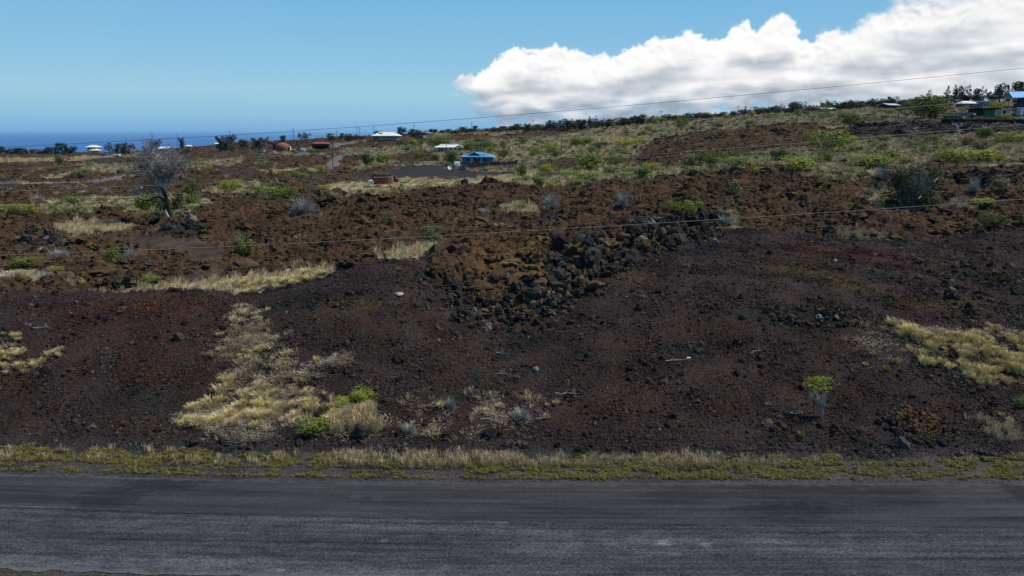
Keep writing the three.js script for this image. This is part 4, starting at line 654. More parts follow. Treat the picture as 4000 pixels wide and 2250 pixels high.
for (const [u, v, w] of [[-15, 584, 44], [15, 579, 40], [40, 589, 44], [70, 579, 46], [102, 576, 34], [130, 585, 54], [156, 587, 54], [184, 585, 48], [215, 579, 46], [255, 567, 44], [286, 575, 42]]) tree(u, v, w, 'green', ['first', 'second', 'third', 'fourth', 'fifth', 'sixth', 'seventh', 'eighth', 'ninth', 'tenth', 'rightmost'][nLeft++] + ' tree from the left in the dark coastal row', leftGroup);
for (const a of [[437, 559, 28, 'open', 'open crowned tree right of the two storey house by the sea', null, 500], [470, 567, 32, 'grey', 'grey green tree against the sea, left of the teal shed', null, 470], [492, 574, 24, 'sky', 'small dark tree between two grey green ones by the sea', null, 470], [515, 563, 42, 'grey', 'wide grey green tree against the sea', null, 465], [585, 572, 32, 'sky', 'dark tree left of the teal shed', null, 450], [622, 559, 36, 'sky', 'dark round tree behind the white shed roof', null, 470], [720, 544, 26, 'sky', 'dark tree at a leaning pole on the sea skyline'], [722, 575, 46, 'green', 'dark bushy tree right of the teal shed', null, 420], [870, 538, 42, 'sky', 'dark tree of the pair left of the dome, left one', null, 440], [912, 535, 40, 'sky', 'dark tree of the pair left of the dome, right one', null, 450], [890, 556, 46, 'grey', 'grey green tree below the dark pair left of the dome', null, 420], [960, 552, 34, 'sky', 'small tree between the dark pair and the dome trees', null, 450], [1012, 544, 58, 'grey', 'broad grey tree left of the dome', null, 430], [1048, 540, 30, 'open', 'bare thin tree left above the dome', null, 450], [1082, 556, 48, 'sky', 'dark tree right behind the dome on its left', null, 425], [1112, 531, 30, 'green', 'dark bushy tree standing over the dome', null, 470], [1188, 521, 26, 'open', 'left stem of the sparse tree pair right of the dome', null, 520], [1208, 519, 26, 'open', 'right stem of the sparse tree pair right of the dome', null, 520], [1300, 522, 28, 'sky', 'dark tree with a white roof peeping behind', null, 500], [1342, 525, 22, 'sky', 'small skyline tree right of the white roof'], [1366, 524, 22, 'grey', 'left tree of the clump above the driveway', null, 470], [1386, 521, 32, 'sky', 'right tree of the clump above the driveway', null, 470], [1422, 530, 26, 'sky', 'small dark tree left of the cream house', null, 480], [1486, 512, 32, 'sky', 'dark tree behind the cream roof, left'], [1530, 515, 20, 'sky', 'tiny tree behind the cream roof, middle'], [1576, 506, 32, 'sky', 'dark tree right of the cream roof', null, 470], [1622, 504, 38, 'sky', 'dark tree with a pole rising behind', null, 465], [1652, 512, 38, 'grey', 'grey green tree left of the small blue skyline house', null, 450], [1732, 511, 24, 'sky', 'small tree right of the blue skyline house'], [1752, 507, 34, 'grey', 'grey tree right of the blue skyline house']]) tree(...a);
const ridge = 'trees along the ridge skyline';
const ridgeList = [[1810, 499, 32], [1856, 495, 30], [1905, 500, 26], [1940, 497, 32], [1962, 495, 42], [2020, 487, 32], [2056, 484, 30], [2100, 487, 42], [2150, 480, 32], [2214, 467, 38], [2258, 469, 46], [2298, 466, 26], [2332, 467, 52], [2376, 469, 32], [2430, 461, 62], [2476, 454, 42], [2500, 451, 30], [2546, 456, 32], [2610, 449, 46], [2680, 446, 36], [2726, 444, 46], [2780, 441, 16], [2810, 439, 32], [2852, 434, 32], [2894, 421, 24], [2940, 419, 46], [2972, 424, 30], [3015, 417, 32], [3040, 419, 24], [3080, 403, 48], [3140, 412, 28], [3170, 414, 28], [3210, 400, 46], [3252, 404, 34], [3300, 396, 42], [3336, 399, 32], [3380, 390, 32], [3442, 382, 52], [3500, 389, 32], [3546, 382, 48]];
const ORD = ['first', 'second', 'third', 'fourth', 'fifth', 'sixth', 'seventh', 'eighth', 'ninth', 'tenth', 'eleventh', 'twelfth', 'thirteenth', 'fourteenth'];
{
  const sections = [[2081, 'left of the leftmost ridge pole'], [2322, 'between the leftmost ridge pole and the next'], [2572, 'between the first and second evenly spaced ridge poles'], [2865, 'between the second and third evenly spaced ridge poles'], [3122, 'between third ridge pole and the near hillside pole'], [9999, 'right of the near hillside pole']], count = {};
  ridgeList.forEach(([u, v, w], i) => { const k = sections.findIndex((q) => u < q[0]), n = count[k] = (count[k] ?? -1) + 1; tree(u, v, w, i % 5 === 2 ? 'grey' : w < 27 ? 'spire' : 'sky', ORD[n] + ' tall ridge tree from left ' + sections[k][1], ridge); });
}
{ const R = rng(606); for (let u = 1780; u < 3560; u += 13 + 14 * R()) { const near = ridgeList.reduce((m, q) => Math.abs(q[0] - u) < Math.abs(m[0] - u) ? q : m); tree(u, near[1] + 4 + 8 * R(), 24 + 24 * R(), R() > 0.3 ? 'sky' : 'grey', 'low dark tree filling a gap between taller ridge trees', ridge, skyDist(u) * (0.96 + 0.06 * R())); } }
for (const [u, v, w, k] of [[3590, 366, 44, 'spire'], [3620, 378, 40, 'sky'], [3660, 353, 40, 'spire'], [3690, 351, 34, 'spire'], [3714, 348, 38, 'sky'], [3744, 351, 34, 'spire'], [3774, 357, 34, 'sky'], [3792, 354, 26, 'spire'], [3826, 353, 40, 'open'], [3864, 338, 50, 'sky'], [3890, 349, 30, 'spire'], [3930, 333, 56, 'sky'], [3962, 343, 44, 'grey'], [4010, 350, 50, 'sky'], [3640, 380, 40, 'green'], [3680, 378, 40, 'green'], [3730, 376, 44, 'green'], [3780, 378, 40, 'green'], [3840, 374, 44, 'green'], [3900, 372, 46, 'green']]) tree(u, v, w, k, k === 'green' ? ORD[nLow++] + ' low dark tree from left in the upper right wood' : ORD[nWood++] + ' tall tree from left in the upper right wood', 'wood behind the upper right houses');

function lone(name, label, u, v, wpx, hpx, geo, mat, trunkMat) { const p = at(u, v), t = thing(name, label, 'tree', null, p[0], surf(p[0], p[1]) - 0.08, -p[1], u % 6), w = metres(wpx, p[1]), h = metres(hpx, p[1]); t.scale.set(w * 1.1, h * 1.08, w * 1.1); mesh('trunk', trunks[u % 3], trunkMat, t); mesh('crown', geo, mat, t); return t; }
lone('tree', 'young slender green tree right of the dead tree', 755, 806, 62, 108, leafball(131, 1600, 0.034, { lumps: 20, spread: 0.95, y0: 0.14, y1: 0.88, r0: 0.12, r1: 0.24 }), leafMats.green, barkBrown);
lone('tree', 'large rounded green tree left of the upper right sheds', 3632, 462, 140, 84, leafball(132, 3000, 0.03, { lumps: 26, spread: 1.05, y0: 0.12, y1: 0.8, r0: 0.14, r1: 0.26 }), leafMats.green, barkBrown);
{ // the dark tangled tree on the right lava
  const p = at(3560, 812), t = thing('tree', 'dark tangled half dead tree on the lava at the right', 'tree', null, p[0], surf(p[0], p[1]) - 0.1, -p[1], 0.4), w = metres(205, p[1]), h = metres(172, p[1]);
  t.scale.set(w * 1.05, h * 1.04, w * 0.9);
  const R = rng(141), L = []; for (let k = 0; k < 16; k++) { const a = R() * 6.28, q = 0.2 + 0.28 * R(); L.push(limb([[0.03 * Math.cos(a), -0.02, 0.03 * Math.sin(a)], [q * 0.5 * Math.cos(a), 0.35, q * 0.5 * Math.sin(a)], [q * Math.cos(a + 0.5), 0.6 + 0.35 * R(), q * Math.sin(a + 0.5)]], [0.022, 0.014, 0.004], 5)); }
  mesh('trunk', mergeGeometries(L), barkDark, t);
  mesh('crown', leafball(142, 4200, 0.028, { lumps: 26, low: 0.02, spread: 1.2, y0: 0.15, y1: 0.8, r0: 0.13, r1: 0.25 }), leafMats.dark, t);
  const m = mesh('bare_twigs', blades(143, 700, { r: 0.5, h: 1.0, w: 0.0028, lean: 0.95, base: 0.4 }), twigGrey, t); tag(m, 'bare grey twigs among the dark foliage');
  for (const [x, y, z, dx, dy] of [[0.05, 0.62, 0.4, 0.1, 0.07], [-0.3, 0.3, 0.42, 0.06, 0.04], [0.3, 0.02, 0.4, 0.12, 0.03]]) mesh('broken_limb', limb([[x, y, z], [x + dx * 0.6, y + dy, z], [x + dx, y + dy * 1.4, z]], [0.012, 0.009, 0.003], 5), barkPale, t);
}
{ // the dead tree
  const p = at(668, 872), t = thing('dead_tree', 'tall grey dead tree with bare twigs above the left lava', 'tree', null, p[0], surf(p[0], p[1]) - 0.1, -p[1], 0), S = metres(282, p[1]) / 282;   // metres per survey pixel
  const R = rng(151), P = (du, dv, dz = 0) => [du * S, dv * S, dz * S];
  mesh('trunk', limb([P(2, -6), P(1, 40, 2), P(-4, 80), P(-14, 120, -3), P(-22, 150, 2)], [11 * S, 8.5 * S, 7.5 * S, 7 * S, 5 * S], 9), barkDark, t);
  const root = mesh('root', mergeGeometries([limb([P(-12, 62, 8), P(-4, 40, 12), P(8, 20, 14), P(20, 8, 16), P(12, -4, 22), P(-4, -10, 30)], [2.5 * S, 3.2 * S, 3.4 * S, 3.4 * S, 3 * S, 1.5 * S], 6), limb([P(10, 0, 6), P(34, 8, 10), P(56, 20, 14)], [2 * S, 1.6 * S, 0.6 * S], 5), limb([P(-10, 20, 8), P(-40, 6, 12), P(-62, -4, 20)], [2 * S, 1.6 * S, 0.6 * S], 5)]), barkPale, t); tag(root, 'bleached twisted root at the foot');
  const low = [limb([P(-14, 96), P(-40, 112, 4), P(-70, 98, 10), P(-100, 100, 8), P(-128, 116, 4)], [5 * S, 4 * S, 3 * S, 2 * S, 0.7 * S], 6)]; mesh('low_branch', mergeGeometries(low), barkDark, t);
  const tips = []; for (const [a, b] of [[-104, 40], [-128, 26], [-118, 34], [-90, 30]]) tips.push(limb([P(a + 14, 100, 8), P(a - 6, 104 + b * 0.5, 4), P(a - 26, 100 + b, 2)], [1.3 * S, 0.9 * S, 0.4 * S], 4)); mesh('low_twigs', mergeGeometries(tips), barkPale, t);
  const pale = [], grey = []; let nTw = 0;
  function grow(x, y, z, dx, dy, dz, len, r, depth) {
    const n = 3, pts = [[x, y, z]]; let a = [x, y, z], v = [dx, dy, dz];
    for (let k = 0; k < n; k++) { v = v.map((q, i) => q + (R() - 0.5) * 0.5 + (i === 1 ? 0.07 : 0)); const m = Math.hypot(...v); v = v.map((q) => q / m); a = a.map((q, i) => q + v[i] * len / n); pts.push(a); }
    (depth <= 1 ? pale : grey).push(limb(pts.map((q) => q.map((w) => w * S)), [r * S, r * 0.75 * S, r * 0.45 * S], depth > 2 ? 3 : 5)); nTw++;
    if (depth >= 4) return;
    const kids = depth === 0 ? 5 : depth === 1 ? 5 : depth === 2 ? 5 : 3;
    for (let k = 0; k < kids; k++) { const q = pts[1 + Math.floor(R() * 3)] ?? a, w = v.map((c, i) => c * 0.7 + (R() - 0.5) * (i === 1 ? 1.0 : 1.6)); grow(...q, ...w, len * (0.5 + 0.25 * R()), Math.max(0.85, r * 0.58), depth + 1); }
  }
  for (const [dx, dy, dz, l, y0] of [[-0.35, 1, 0.1, 95, 150], [0.1, 1, -0.1, 105, 152], [0.5, 0.9, 0.15, 85, 140], [-0.75, 0.75, -0.2, 85, 130], [0.85, 0.6, 0, 78, 128], [-0.1, 0.9, 0.5, 80, 145], [0.2, 0.9, -0.55, 80, 140], [-0.95, 0.4, 0.2, 62, 118]]) grow(-18 - (150 - y0) * 0.05, y0, 0, dx, dy, dz, l, 4.2, 0);
  tag(mesh('bare_branches', mergeGeometries(pale), dull({ color: rgb(0.40, 0.375, 0.35) }), t), 'bleached bare branches'); mesh('twigs', mergeGeometries(grey), dull({ color: rgb(0.25, 0.235, 0.225) }), t);
  const last = []; for (let k = 0; k < 3; k++) { const g = leafball(161 + k, 110, 0.05, { lumps: 5 }); g.scale(62 * S, 62 * S, 50 * S); g.translate(...P([-64, -84, -40][k], [130, 100, 108][k] + 8)); last.push(g); } tag(mesh('last_foliage', mergeGeometries(last), leafMats.sage, t), 'remains of olive foliage on the left side');
}
// bush with a bare stem and a lime crown on the cinder slope
{
  const p = at(3212, 1632), S = metres(1, p[1]), t = thing('small_tree', 'small grey stemmed tree with a lime yellow crown on the cinder', 'tree', null, p[0], surf(p[0], p[1]) - 0.03, -p[1], 0), R = rng(171), L = [];
  for (let k = 0; k < 34; k++) { const a = R() * 6.28, q = (14 + 34 * R()) * S, h = (95 + 45 * R()) * S; L.push(limb([[0.02 * (R() - 0.5), 0, 0.02 * (R() - 0.5)], [-8 * S + q * 0.25 * Math.cos(a), h * 0.45, q * 0.25 * Math.sin(a)], [-26 * S + q * Math.cos(a), h, q * Math.sin(a)]], [2.2 * S, 1.3 * S, 0.5 * S], 4)); }
  mesh('stem', mergeGeometries(L), barkGrey, t);
  const c = leafball(172, 1100, 0.03, { lumps: 20, spread: 1.25, y0: 0.3, y1: 0.75, r0: 0.07, r1: 0.17 }); c.scale(132 * S, 88 * S, 105 * S); c.translate(-32 * S, 100 * S, 0); mesh('crown', c, leafy(0.23, 0.25, 0.02), t);
  const s = leafball(173, 60, 0.08, { lumps: 4 }); s.scale(26 * S, 20 * S, 22 * S); s.translate(2 * S, 50 * S, 8 * S); mesh('side_sprig', s, leafMats.lime, t);
}
// tufts that stand alone on the cinder
{
  const g = blades(181, 90, { r: 0.5, h: 0.8, w: 0.02, lean: 0.95, base: 0.3 }), seed = blades(182, 8, { r: 0.3, h: 1.9, w: 0.008, lean: 0.5, base: 0.3 }), m = dull({ color: rgb(0.42, 0.37, 0.16), side: THREE.DoubleSide }), m2 = dull({ color: rgb(0.33, 0.27, 0.18), side: THREE.DoubleSide });
  for (const [u, v, w, label, stalk] of [[2170, 1580, 40, 'yellow grass tuft with seed stalks at right end of sparse grass', 1], [2138, 1586, 26, 'small yellow grass tuft left of the stalked one', 0], [2135, 1638, 40, 'round yellow grass tuft below the stalked one', 1], [2062, 1562, 36, 'straw grass tuft with tall stalks on mid slope', 1], [3406, 1400, 30, 'lone straw grass tuft left of the big yellow patch', 1], [3380, 1440, 30, 'lone yellow grass tuft lowest left of the big patch', 1], [3462, 1458, 40, 'greenish grass tuft below left of the big patch', 0], [3494, 1428, 34, 'pale grass tuft between greenish tuft and big patch', 0], [3632, 1482, 24, 'small yellow tuft at the lower rim of the big patch', 0], [236, 1414, 28, 'yellow tuft at right end of the left edge patch', 0], [248, 1384, 22, 'upper small tuft right of the left edge patch', 0], [140, 1450, 32, 'yellow tuft at the bottom of the left edge patch', 0], [1268, 1540, 28, 'yellow tuft above the orange tinted bush', 0], [16, 1320, 28, 'single tuft above the left edge patch', 0], [985, 1672, 44, 'yellow tuft below the big middle patch', 0], [3940, 1658, 36, 'yellow tuft low at the right edge', 0], [3240, 1770, 26, 'pale green sprig tuft near right verge', 0], [3046, 1690, 22, 'green grass sprig on the lower right slope', 0], [3128, 1710, 44, 'low green tuft above the right verge', 0]]) {
    const p = at(u, v), s = metres(w, p[1]), t = thing('grass_tuft', label, 'grass tuft', null, p[0], surf(p[0], p[1]) - 0.02, -p[1], u % 6); t.scale.set(s, s * 0.9, s);
    mesh('blades', g, /green/.test(label) ? leafMats.bright : m, t); if (stalk) mesh('seed_stalks', seed, m2, t);
  }
}
// dead wood lying on the ground
{
  const R = rng(191);
  function deadwood(u, v, wpx, hpx, label, n = 7) {
    const p = at(u, v), w = metres(wpx, p[1]), h = metres(hpx, p[1]), t = thing('fallen_branch', label, 'branch', null, p[0], surf(p[0], p[1]) + 0.02, -p[1], 0), L = [], main = [];
    for (let k = 0; k <= 4; k++) main.push([lerp(-0.5, 0.5, k / 4) * w, 0.03 + h * 0.25 * R(), w * 0.12 * (R() - 0.5)]);
    mesh('limb', limb(main, [0.022, 0.02, 0.014, 0.006].map((r) => r * Math.sqrt(p[1] / 30)), 5), barkGrey, t);
    for (let k = 0; k < n; k++) { const q = main[1 + Math.floor(R() * 3)]; L.push(limb([q, [q[0] + w * 0.12 * (R() - 0.3), q[1] + h * 0.6 * R(), q[2] + w * 0.2 * (R() - 0.5)], [q[0] + w * 0.3 * (R() - 0.3), q[1] + h * R(), q[2] + w * 0.36 * (R() - 0.5)]], [0.01, 0.007, 0.003].map((r) => r * Math.sqrt(p[1] / 30)), 4)); }
    mesh('twigs', mergeGeometries(L), barkGrey, t);
  }
  for (const a of [[2648, 1418, 100, 16, 'pale dead branch lying on the middle right slope'], [2215, 1545, 95, 26, 'thin pale branch lying on mid slope'], [165, 1302, 66, 26, 'bleached branch lying on the left cinder slope'], [3110, 1622, 55, 20, 'pale twigs lying left of the small lime tree'], [2960, 1390, 40, 22, 'pale twigs lying on the upper right slope'], [1955, 1388, 36, 20, 'grey twig heap on the upper middle slope'], [1960, 1470, 40, 26, 'grey twigs lying on the middle slope'], [1930, 1665, 110, 60, 'grey branch leaning over a black rock at slope foot'], [500, 905, 60, 20, 'pale branch lying in the straw on the left lava'], [3660, 800, 60, 22, 'white branch lying at the foot of dark tree'], [3370, 1690, 36, 26, 'pale stick on cinder left of brown lava heap'], [3000, 1585, 30, 24, 'pale forked twig on right slope'], [2120, 1645, 60, 40, 'thin curled twig below yellow tufts']]) deadwood(...a);
  // bare standing stalks
  for (const [u, v, h, label] of [[1728, 1602, 62, 'bare white stalk standing among sparse grass'], [1488, 1768, 44, 'bare white stalk standing at the verge'], [565, 1765, 46, 'straw stalk standing at left verge']]) { const p = at(u, v), hh = metres(h, p[1]), t = thing('dead_stalk', label, 'stalk', null, p[0], surf(p[0], p[1]) - 0.02, -p[1], 0); mesh('stem', limb([[0, 0, 0], [0.01, hh * 0.5, 0], [0, hh * 0.75, 0]], [0.012, 0.01, 0.007], 5), barkPale, t); mesh('twigs', mergeGeometries([[-0.1, 1], [0.09, 0.95], [0.02, 1.02]].map(([x, y]) => limb([[0, hh * 0.45, 0], [x * 0.7, hh * 0.7, 0.02], [x, hh * y, 0]], [0.008, 0.006, 0.003], 4))), barkPale, t); }
  // dead limbs over the black rocks at the right
  for (let k = 0; k < 26; k++) { const u = lerp(3480, 3990, R()), v = lerp(490, 524, R()), p = at(u, v); if (!p) continue; const w = metres(22 + 34 * R(), p[1]), t = thing('dead_limb', 'bleached dead limb lying over black rocks at the right', 'branch', 'dead limbs on the black rocks', p[0], surf(p[0], p[1]) + 0.1, -p[1], R() * 6.28); mesh('limb', limb([[-w / 2, 0, 0], [0, 0.5 * R(), 0.2 * w * (R() - 0.5)], [w / 2, 0.9 * R(), 0]], [0.11, 0.09, 0.04], 5), barkGrey, t); mesh('fork', limb([[0, 0.2, 0], [w * 0.2, 0.7, 0.2 * w], [w * 0.3, 1.1 * R() + 0.4, 0.3 * w]], [0.07, 0.05, 0.02], 4), barkGrey, t); }
}

// ---------------------------------------------------------------- wires of the power line along the road, and its two poles beyond the frame
{
  const D = 30.5, onLine = (u, v, d = D) => { const [rx, ry, rf] = ray(u, v); return new THREE.Vector3(d * rx / rf, EYE + d * ry / rf, -d); };
  const wires = [
    ['dark thin topmost wire crossing the sky above the houses', 0.0075, [0.035, 0.036, 0.04], [[0, 577], [1000, 522], [2000, 450], [3000, 363], [4000, 266]], 30.9],
    ['second wire from the top, crossing over the far houses', 0.0095, [0.34, 0.29, 0.225], [[0, 663], [1000, 612], [2000, 548], [3000, 467], [4000, 380]], 30.5],
    ['third wire from the top, passing the satellite dish', 0.010, [0.34, 0.29, 0.225], [[0, 749], [1000, 705], [2000, 643], [3000, 568], [4000, 487]], 30.3],
    ['lowest wire, crossing the brown lava field', 0.0105, [0.28, 0.24, 0.19], [[0, 997], [1000, 958], [2000, 905], [3000, 845], [4000, 778]], 30.1],
  ];
  const ends = [];
  for (const [label, r, c, pts, d] of wires) {
    const P = pts.map(([u, v]) => onLine(u, v, d)), n = P.length, ext = (a, b, x) => { const t = (x - a.x) / (b.x - a.x); return a.clone().lerp(b, t); };
    const A = ext(P[1], P[0], -30), B = ext(P[n - 2], P[n - 1], 31); ends.push([A, B]);
    const w = thing('power_wire', label, 'wire', 'wires along the road', A.x, A.y, A.z);
    mesh('cable', new THREE.TubeGeometry(new THREE.CatmullRomCurve3([A, ...P, B].map((q) => q.clone().sub(A))), 90, r, 6), dull({ color: rgb(...c), roughness: 0.7 }), w);
    for (const [q, k] of [[A, 0], [B, 1]]) { const g = new THREE.CylinderGeometry(0.05, 0.07, 0.16, 10); mesh('insulator', g, dull({ color: rgb(0.3, 0.28, 0.26), roughness: 0.4 }), w).position.set(q.x - A.x, q.y - A.y - 0.06, q.z - A.z); void k; }
  }
  for (const side of [0, 1]) {
    const top = ends[0][side], x = top.x, d = 30.5, y = surf(x, d), t = thing('utility_pole', side ? 'wooden power pole holding the wires beyond the right frame' : 'wooden power pole holding the wires beyond the left frame', 'pole', null, x, y - 0.3, -d), h = top.y - y + 0.5;
    const g = new THREE.CylinderGeometry(0.11, 0.17, h, 12); g.translate(0, h / 2, 0); mesh('pole', g, barkBrown, t);
    for (const e of ends) { const q = e[side]; mesh('bracket', new THREE.BoxGeometry(0.08, 0.09, 0.75), barkBrown, t).position.set(0, q.y - y + 0.12, 0); }
  }
}
// far poles
{
  const woodGrey = dull({ color: rgb(0.10, 0.09, 0.085) }), pale = dull({ color: rgb(0.5, 0.47, 0.42) });
  const pole = (u, vt, vb, label, lean = 0, onSky = false, r = 0.15, mat = woodGrey, arm = true, name = 'utility_pole', cat = 'pole', group) => {
    let p = onSky ? null : at(u, vb); if (!p) p = atD(u, skyDist(u) * 0.97);
    const [x, d] = p, y = surf(x, d), h = Math.max(0.8, EYE + d * rise(vt) - y), t = thing(name, label, cat, group, x, y - 0.15, -d);
    t.rotation.z = -lean;
    const g = new THREE.CylinderGeometry(r * 0.75, r, h + 0.15, 8); g.translate(0, h / 2, 0); mesh('shaft', g, mat, t);
    if (arm) { mesh('crossarm', new THREE.BoxGeometry(1.8, 0.13, 0.13), mat, t).position.set(0, h - 0.7, r); mesh('insulator', new THREE.CylinderGeometry(0.05, 0.06, 0.2, 6), mat, t).position.set(0.7, h - 0.53, r); }
  };
  pole(115, 575, 606, 'pale pole in front of the left coastal trees', 0, false, 0.16, pale, false);
  pole(281, 618, 682, 'thin leaning grey pole on the left lava plain', -0.16, false, 0.1, woodGrey, false);
  pole(472, 626, 688, 'thin pole beside the left gravel drive', 0.03, false, 0.1, woodGrey, false);
  pole(704, 525, 565, 'pole left of the dark tree on the sea skyline', 0.06, true); pole(767, 617, 662, 'thin pole right behind the dead tree crown', 0, false, 0.09, woodGrey, false);
  pole(912, 510, 545, 'pole above the pair of dark trees', 0, true); pole(957, 585, 668, 'bent weathered pole in the middle of left lava', -0.06, false, 0.13, woodGrey);
  pole(1157, 501, 552, 'tall pole between the dome and the sparse tree', 0, true, 0.2); pole(1194, 548, 578, 'short pole below the sparse tree pair', 0, false, 0.14, woodGrey, false);
  pole(1300, 552, 650, 'tall near pole standing beside the gravel drive', 0.03, false, 0.17); pole(1324, 506, 533, 'pole on the skyline above the driveway', 0, true); pole(1403, 494, 531, 'left one of the close pole pair left of cream house', 0, true); pole(1413, 497, 531, 'right one of the close pole pair left of cream house', 0, true); pole(1467, 493, 526, 'pole rising at the left end of cream roof', 0, true);
  pole(1623, 485, 510, 'pole rising behind trees right of the cream house', 0, true); pole(1744, 548, 614, 'pole standing in front of the pale roofed house', 0, false, 0.13); pole(1845, 476, 500, 'pole in the skyline left of the cloud tip', 0, true); pole(2081, 465, 500, 'skyline pole at the left end of the ridge trees', 0, true); pole(2192, 526, 606, 'pole standing on the hillside behind the lime shrub', 0, false, 0.14);
  pole(2322, 449, 494, 'skyline pole in the ridge trees, first of three evenly spaced', 0, true); pole(2572, 428, 470, 'skyline pole in the ridge trees, second of three evenly spaced', 0, true); pole(2735, 464, 527, 'pole at the upper edge of the lava mound', 0, false, 0.13); pole(2865, 411, 455, 'skyline pole in the ridge trees, third of three evenly spaced', 0, true); pole(2981, 412, 440, 'short skyline pole right of the third ridge pole', 0, true, 0.12);
  pole(3032, 401, 440, 'skyline pole left of the near hillside pole', 0, true, 0.13); pole(3111, 420, 494, 'near pole standing on the right hillside', 0, false, 0.14); pole(3122, 394, 440, 'skyline pole right behind the near hillside pole', 0, true); pole(3180, 394, 436, 'skyline pole above the low grey roof, left', 0, true); pole(3202, 384, 436, 'skyline pole above the low grey roof, right', 0, true); pole(3508, 421, 464, 'pole beside the white tote and large round tree', 0, false, 0.16); pole(3707, 358, 400, 'pole left of the white roofed house at upper right', 0, false, 0.13); pole(3822, 392, 432, 'thin pole above the green shed', 0, false, 0.1); pole(3993, 346, 380, 'pole behind the blue roofed house at the right edge', 0, true);
  pole(1092, 688, 722, 'pale leaning pipe on the left lava', -0.5, false, 0.07, pale, false, 'leaning_pipe', 'pipe'); pole(1503, 625, 648, 'short white post beside the bright shrub', -0.12, false, 0.1, pale, false, 'white_post', 'post'); pole(1180, 640, 662, 'short pale leaning stick before the dome mound', -0.25, false, 0.07, pale, false, 'leaning_pipe', 'pipe'); pole(3752, 478, 532, 'white leaning limb standing before the right houses', -0.42, false, 0.11, pale, false, 'leaning_limb', 'branch');
}

// ---------------------------------------------------------------- buildings
const glassDark = new THREE.MeshPhysicalMaterial({ color: rgb(0.02, 0.025, 0.03), roughness: 0.12 });
const metalRoof = (r, g, b) => new THREE.MeshStandardMaterial({ color: rgb(r, g, b), roughness: 0.45, metalness: 0.1 });
function hip(w, dp, h, ridge, ov, lift = 0) {   // hipped roof with eaves and a thin underside; ridge = ridge length
  const a = w / 2 + ov, b = dp / 2 + ov, r = ridge / 2, t = 0.12, V = [[-a, 0, b], [a, 0, b], [a, 0, -b], [-a, 0, -b], [-r, h, 0], [r, h, 0], [-a, -t, b], [a, -t, b], [a, -t, -b], [-a, -t, -b]];
  const F = [[0, 1, 5, 4], [1, 2, 5], [2, 3, 4, 5], [3, 0, 4], [0, 6, 7, 1], [1, 7, 8, 2], [2, 8, 9, 3], [3, 9, 6, 0], [6, 9, 8, 7]], pos = [];
  for (const f of F) for (let k = 1; k < f.length - 1; k++) for (const i of [f[0], f[k], f[k + 1]]) pos.push(V[i][0], V[i][1] + lift, V[i][2]);
  const g = new THREE.BufferGeometry(); g.setAttribute('position', new THREE.Float32BufferAttribute(pos, 3)); g.computeVertexNormals(); return g;
}
function gable(w, dp, h, ov, alongX = true, t = 0.12) {   // gabled roof slab, ridge along x (or z)
  const s = new THREE.Shape(), a = (alongX ? dp : w) / 2 + ov; s.moveTo(-a, 0); s.lineTo(0, h); s.lineTo(a, 0); s.lineTo(a, -t); s.lineTo(0, h - t); s.lineTo(-a, -t); s.closePath();
  const l = (alongX ? w : dp) + 2 * ov, g = new THREE.ExtrudeGeometry(s, { depth: l, bevelEnabled: false }); g.translate(0, 0, -l / 2); if (alongX) g.rotateY(Math.PI / 2); return g;
}
function window_(t, x, y, z, w, h, frame) { const f = mesh('window', new THREE.BoxGeometry(w + 0.14, h + 0.14, 0.08), frame, t); f.position.set(x, y, z); mesh('pane', new THREE.BoxGeometry(w, h, 0.04), glassDark, f).position.z = 0.035; return f; }
function door_(t, x, y, z, w, h, m) { const d = mesh('door', new THREE.BoxGeometry(w, h, 0.08), m, t); d.position.set(x, y + h / 2, z); mesh('handle', new THREE.SphereGeometry(0.05, 6, 5), glassDark, d).position.set(w * 0.36, 0, 0.06); return d; }
function ribs(t, roof, list) { for (const [g, m] of list) mesh('roof_rib', g, m, roof); void t; }
function spot(u, v, d) { if (d) { const [x, , y] = atD(u, d); return [x, d, y]; } return at(u, v); }
function base(name, label, category, u, v, d, turn = 0, lift = 0) { const p = spot(u, v, d), t = thing(name, label, category, null, p[0], land(p[0], p[1]) + lift, -p[1], turn); t.userData.dist = undefined; delete t.userData.dist; return [t, p[1]]; }
const cream = dull({ color: rgb(0.62, 0.58, 0.44) }), creamRoof = metalRoof(0.74, 0.74, 0.60), white = dull({ color: rgb(0.72, 0.72, 0.70) }), whiteRoof = metalRoof(0.72, 0.74, 0.74), plinth = dull({ color: rgb(0.12, 0.115, 0.11) });
const foot = (t, w, dp, m = plinth) => { const f = mesh('foundation', new THREE.BoxGeometry(w, 3, dp), m, t); f.position.y = -1.49; return f; };
{ // two storey cream house by the sea
  const [t, d] = base('house', 'two storey cream house with pale roof before the sea', 'house', 383, 595, 520, 0.15, 0.6), w = metres(46, d), m = metres(1, d);
  foot(t, w, 8); const wl = mesh('wall', new THREE.BoxGeometry(w * 0.72, 21 * m, 7), cream, t); wl.position.set(-0.6, 10.5 * m, 0);
  mesh('roof', hip(w * 0.78, 7, 7 * m, w * 0.3, 0.9, 21 * m), creamRoof, t).position.x = -0.4;
  const wing = mesh('wing_wall', new THREE.BoxGeometry(w * 0.62, 9 * m, 5), dull({ color: rgb(0.35, 0.36, 0.33) }), t); wing.position.set(w * 0.26, 4.5 * m, 4.2);
  mesh('wing_roof', hip(w * 0.62, 5, 5 * m, w * 0.2, 0.6, 9 * m), creamRoof, t).position.set(w * 0.26, 0, 4.2);
  for (const x of [-0.28, -0.08, 0.14]) window_(t, x * w, 16 * m, 3.55, 1.1, 1.1, white); door_(t, -w * 0.26, 0, 3.55, 1, 2.1, white);
}
